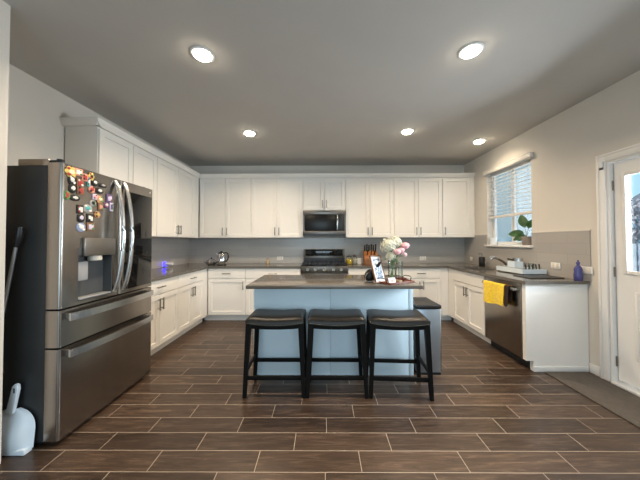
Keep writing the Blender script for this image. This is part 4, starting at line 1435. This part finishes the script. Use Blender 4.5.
# ------------------------------------------------------------------ things round the sink
sdp = thing('soap_dispenser', 'black soap dispenser with a pale pump by the sink corner', 'soap dispenser', (2.525, 4.10, Z))
obj('bottle', MB().lathe([(0, 0), (0.042, 0), (0.045, 0.008), (0.045, 0.135), (0.036, 0.150), (0.016, 0.155), (0, 0.155)]), 'black_plastic', sdp)
obj('pump', MB().tube([(0, 0, 0.1555), (0, 0, 0.195), (-0.012, 0, 0.205), (-0.055, 0, 0.203)], [0.012, 0.011, 0.013, 0.009], 10), 'steel', sdp)

fc = thing('kitchen_faucet', 'dark steel pull-down faucet leaning over the sink', 'faucet', (2.560, 3.60, Z))
obj('base', MB().lathe([(0, 0), (0.030, 0), (0.030, 0.012), (0.020, 0.022), (0.018, 0.05), (0, 0.05)]), 'steel', fc)
obj('spout', MB().tube([(0, 0, 0.045), (-0.015, 0.0, 0.09), (-0.06, 0.01, 0.125), (-0.12, 0.02, 0.160), (-0.155, 0.03, 0.170)], [0.017, 0.017, 0.016, 0.016, 0.018], 12), 'steel_dark', fc)
obj('spray_head', MB().tube([(-0.155, 0.03, 0.1705), (-0.185, 0.036, 0.168), (-0.200, 0.040, 0.145)], [0.020, 0.024, 0.022], 12), 'chrome', fc)
obj('handle', MB().tube([(0, -0.018, 0.06), (0, -0.05, 0.075), (0.0, -0.085, 0.105)], [0.010, 0.007, 0.006], 8), 'chrome', fc)

rk = thing('dish_rack', 'pale dish rack tray standing on the worktop between sink and bottle', 'dish rack', (2.50, 3.23, Z))
def tray_mesh(x0, x1, y0, y1, z0, z1, t):
    m = MB().box(x0, x1, y0, y1, z0, z0 + t)
    m.box(x0, x0 + t, y0, y1, z0 + t, z1)
    m.box(x1 - t, x1, y0, y1, z0 + t, z1)
    m.box(x0 + t, x1 - t, y0, y0 + t, z0 + t, z1)
    m.box(x0 + t, x1 - t, y1 - t, y1, z0 + t, z1)
    return m
obj('drip_tray', tray_mesh(-0.16, 0.12, -0.20, 0.26, 0.012, 0.066, 0.005), 'blue_white_plastic', rk)
ft_ = MB()
for x in (-0.14, 0.10):
    for y in (-0.18, 0.24):
        ft_.cyl((x, y, 0), (x, y, 0.0118), 0.01, seg=10)
obj('foot', ft_, 'black_plastic', rk)
wr = MB()
for y in [-0.175 + 0.05 * k for k in range(9)]:
    wr.tube([(-0.155, y, 0.068), (-0.06, y, 0.022), (0.05, y, 0.022), (0.115, y, 0.068)], 0.0022, 6)
wr.tube([(-0.157, -0.197, 0.074), (-0.157, 0.257, 0.074)], 0.003, 6)
wr.tube([(0.117, -0.197, 0.074), (0.117, 0.257, 0.074)], 0.003, 6)
for y in (-0.197, 0.257):
    wr.tube([(-0.157, y, 0.074), (0.117, y, 0.074)], 0.003, 6)
obj('wire_rack', wr, 'steel', rk)
for k in range(5):
    sp_ = thing('utensil', 'dark-handled utensil standing in the near end of the dish rack', 'utensil', (2.405 + 0.040 * k, 3.060, Z + 0.0175), 0, 'utensils in the dish rack')
    obj('handle', MB().tube([(0, 0.0, 0.0), (0.0, 0.004, 0.05), (0.002, 0.010, 0.095)], [0.004, 0.006, 0.008], 8), 'black_plastic', sp_)
    obj('tip', MB().ball((0.002, 0.011, 0.100), 0.009, 0.006, 0.011, 2), 'dark_grey', sp_)
tubx = thing('plastic_tub', 'pale blue plastic tub turned on end in the dish rack', 'tub', (2.455, 3.30, Z + 0.0255))
obj('tub', tray_mesh(-0.055, 0.055, -0.06, 0.06, 0.0, 0.115, 0.004), 'blue_white_plastic', tubx)
pot = thing('saucepan', 'steel saucepan drying at the far end of the dish rack', 'saucepan', (2.545, 3.375, Z + 0.0260))
obj('pan', MB().lathe([(0, 0), (0.050, 0), (0.056, 0.006), (0.058, 0.150), (0.055, 0.150), (0.052, 0.008), (0, 0.006)]), 'steel', pot)
obj('handle', MB().tube([(-0.057, 0.01, 0.125), (-0.085, 0.02, 0.135), (-0.115, 0.03, 0.14)], [0.008, 0.009, 0.010], 8), 'black_plastic', pot)
gm = thing('drinking_glass', 'clear glass upside down in the dish rack', 'glass', (2.570, 3.19, Z + 0.0255))
obj('glass', MB().lathe([(0.033, 0), (0.028, 0.10), (0, 0.10), (0, 0.097), (0.026, 0.097), (0.031, 0)]), 'clear', gm)
obj('drying_mat', MB().prism([(2.20, 2.74), (2.56, 2.74), (2.56, 3.0), (2.20, 3.0)], Z, Z + 0.008, 'z', 0.003, 1), 'black_plastic', None, 'thin black drying mat on the worktop in front of the dish rack', 'mat')
bb = thing('dish_soap_bottle', 'violet blue squeeze bottle at the near end of the worktop', 'bottle', (2.588, 2.625, Z))
bt = MB().lathe([(0, 0), (0.036, 0), (0.040, 0.008), (0.041, 0.06), (0.036, 0.085), (0.039, 0.11), (0.030, 0.135), (0.014, 0.150), (0.012, 0.165), (0, 0.165)])
obj('body', bt.xf(Matrix.Diagonal((1, 0.72, 1, 1))), 'blue_bottle', bb)
obj('cap', MB().lathe([(0, 0.1655), (0.015, 0.1655), (0.015, 0.182), (0.007, 0.188), (0.006, 0.205), (0, 0.207)]), 'blue_bottle', bb)

# ------------------------------------------------------------------ window sill
ZS = WZ0 - 0.0005
pl = thing('potted_plant', 'broad-leaved green plant in a grey pot on the window sill', 'plant', (2.69, 3.405, ZS))
obj('pot', MB().lathe([(0, 0), (0.044, 0), (0.050, 0.008), (0.056, 0.118), (0.051, 0.118), (0.046, 0.012), (0, 0.010)]), 'grey_ceramic', pl)
obj('soil', MB().lathe([(0, 0.095), (0.049, 0.095), (0.049, 0.101), (0, 0.106)]), 'soil', pl)
for (dx, dy, dz, L, W_, st) in ((-0.42, 0.75, 0.02, 0.17, 0.058, 0.10), (-0.12, 0.22, 1.0, 0.19, 0.062, 0.13), (-0.10, -0.40, 0.60, 0.12, 0.044, 0.13), (-0.6, 0.55, -0.40, 0.14, 0.046, 0.05),
                               (-0.6, 0.30, 0.35, 0.11, 0.040, 0.06), (-0.35, 0.85, -0.75, 0.12, 0.036, 0.05)):
    d = Vector((dx, dy, dz)).normalized()
    s0 = Vector((0, 0, 0.103))
    s1 = s0 + Vector((d.x * st * 0.6, d.y * st * 0.6, max(0.03, st * (0.55 + 0.5 * max(0, d.z)))))
    lf = leaf_mesh(s1, d, L, W_, 0.18, (-0.8, -0.75, 0.35))
    lo = obj('leaf', lf, 'green', pl, angle=1.0)
    obj('stem', MB().tube([s0, s0.lerp(s1, 0.5) + Vector((0, 0, 0.01)), s1, s1 + d * L * 0.2], 0.003, 6), 'stem', lo)
sm = thing('sill_cup', 'white cup at the far end of the window sill', 'cup', (2.685, 4.075, ZS))
obj('cup', MB().lathe([(0, 0), (0.045, 0), (0.052, 0.01), (0.058, 0.115), (0.054, 0.115), (0.048, 0.012), (0, 0.010)]), 'white_plastic', sm)
obj('contents', MB().lathe([(0, 0.085), (0.0535, 0.085), (0.0535, 0.09), (0, 0.092)]), 'soil', sm)

# ------------------------------------------------------------------ mat by the door
obj('door_mat', MB().box(2.19, 2.610, 0.9, 2.575, 0.0004, 0.009, 0.003), 'mat_grey', None, 'long flat grey runner mat on the floor along the door', 'mat')

# ------------------------------------------------------------------ outside
struct('ground', MB().box(XR + WT, 22, -6, 20, -0.35, -0.25), 'ground')
hs = thing('neighbour_house', 'pale sided house seen through the blind of the sink window', 'house', (9.2, 13.7, -0.25))
hw_ = MB().box(0, 3, -3.4, 4.5, 0, 5.8)
for k in range(36):
    hw_.box(-0.02, 0, -3.4, 4.5, 0.03 + 0.16 * k, 0.045 + 0.16 * k)
obj('wall', hw_, 'siding', hs)
obj('roof', MB().prism([(-0.4, 5.8), (3.4, 5.8), (1.5, 7.2)], -3.8, 4.9, 'y'), 'roof', hs)
fn_ = thing('yard_fence', 'grey slatted fence seen through the door glass', 'fence', (6.5, 2.5, -0.25))
pk = MB()
for k in range(44):
    pk.box(-0.01, 0.01, -3 + 0.15 * k, -3 + 0.15 * k + 0.12, 0.0, 1.50)
obj('pickets', pk, 'fence', fn_)
obj('rail', MB().box(0.011, 0.05, -3.0, 3.6, 1.05, 1.13).box(0.011, 0.05, -3.0, 3.6, 0.3, 0.38), 'fence', fn_)
h2 = thing('far_house', 'grey roofed house beyond the fence seen through the door glass', 'house', (16.5, 11.0, -0.25))
obj('wall', MB().box(0, 4, -4, 3.5, 0, 2.9), 'siding', h2)
obj('roof', MB().prism([(-0.5, 2.9), (4.5, 2.9), (2.0, 4.4)], -4.4, 3.9, 'y'), 'roof', h2)
tr_ = thing('yard_tree', 'dusty leafed small tree beyond the fence', 'tree', (8.6, 7.1, -0.25))
obj('trunk', MB().tube([(0, 0, 0), (0.03, 0, 0.8), (0, 0.05, 1.6)], [0.09, 0.07, 0.05], 8), 'bark', tr_)
cw = MB()
rnd = random.Random(3)
lb = bmesh.new()
for k in range(1500):
    a, e, r = rnd.uniform(0, 6.283), rnd.uniform(-1.2, 1.5), rnd.uniform(0.35, 1.0)
    c = Vector((0.75 * r * math.cos(a) * math.cos(e), 0.85 * r * math.sin(a) * math.cos(e), 1.95 + 0.75 * r * math.sin(e)))
    q = Vector((rnd.uniform(-1, 1), rnd.uniform(-1, 1), rnd.uniform(-1, 1))).to_track_quat('Z', 'Y').to_matrix()
    lb.faces.new([lb.verts.new(c + q @ Vector(p)) for p in ((-0.03, 0, 0), (0, -0.055, 0.008), (0.03, 0, 0), (0, 0.055, 0.008))])
cw._merge(lb)
for k in range(9):
    a = k * 0.7
    cw.tube([(0, 0.04, 1.5), (0.25 * math.cos(a), 0.3 * math.sin(a), 1.8 + 0.03 * k), (0.5 * math.cos(a), 0.6 * math.sin(a), 2.0 + 0.06 * k)], [0.025, 0.015, 0.006], 6)
obj('crown', cw, 'tree_leaf', tr_)
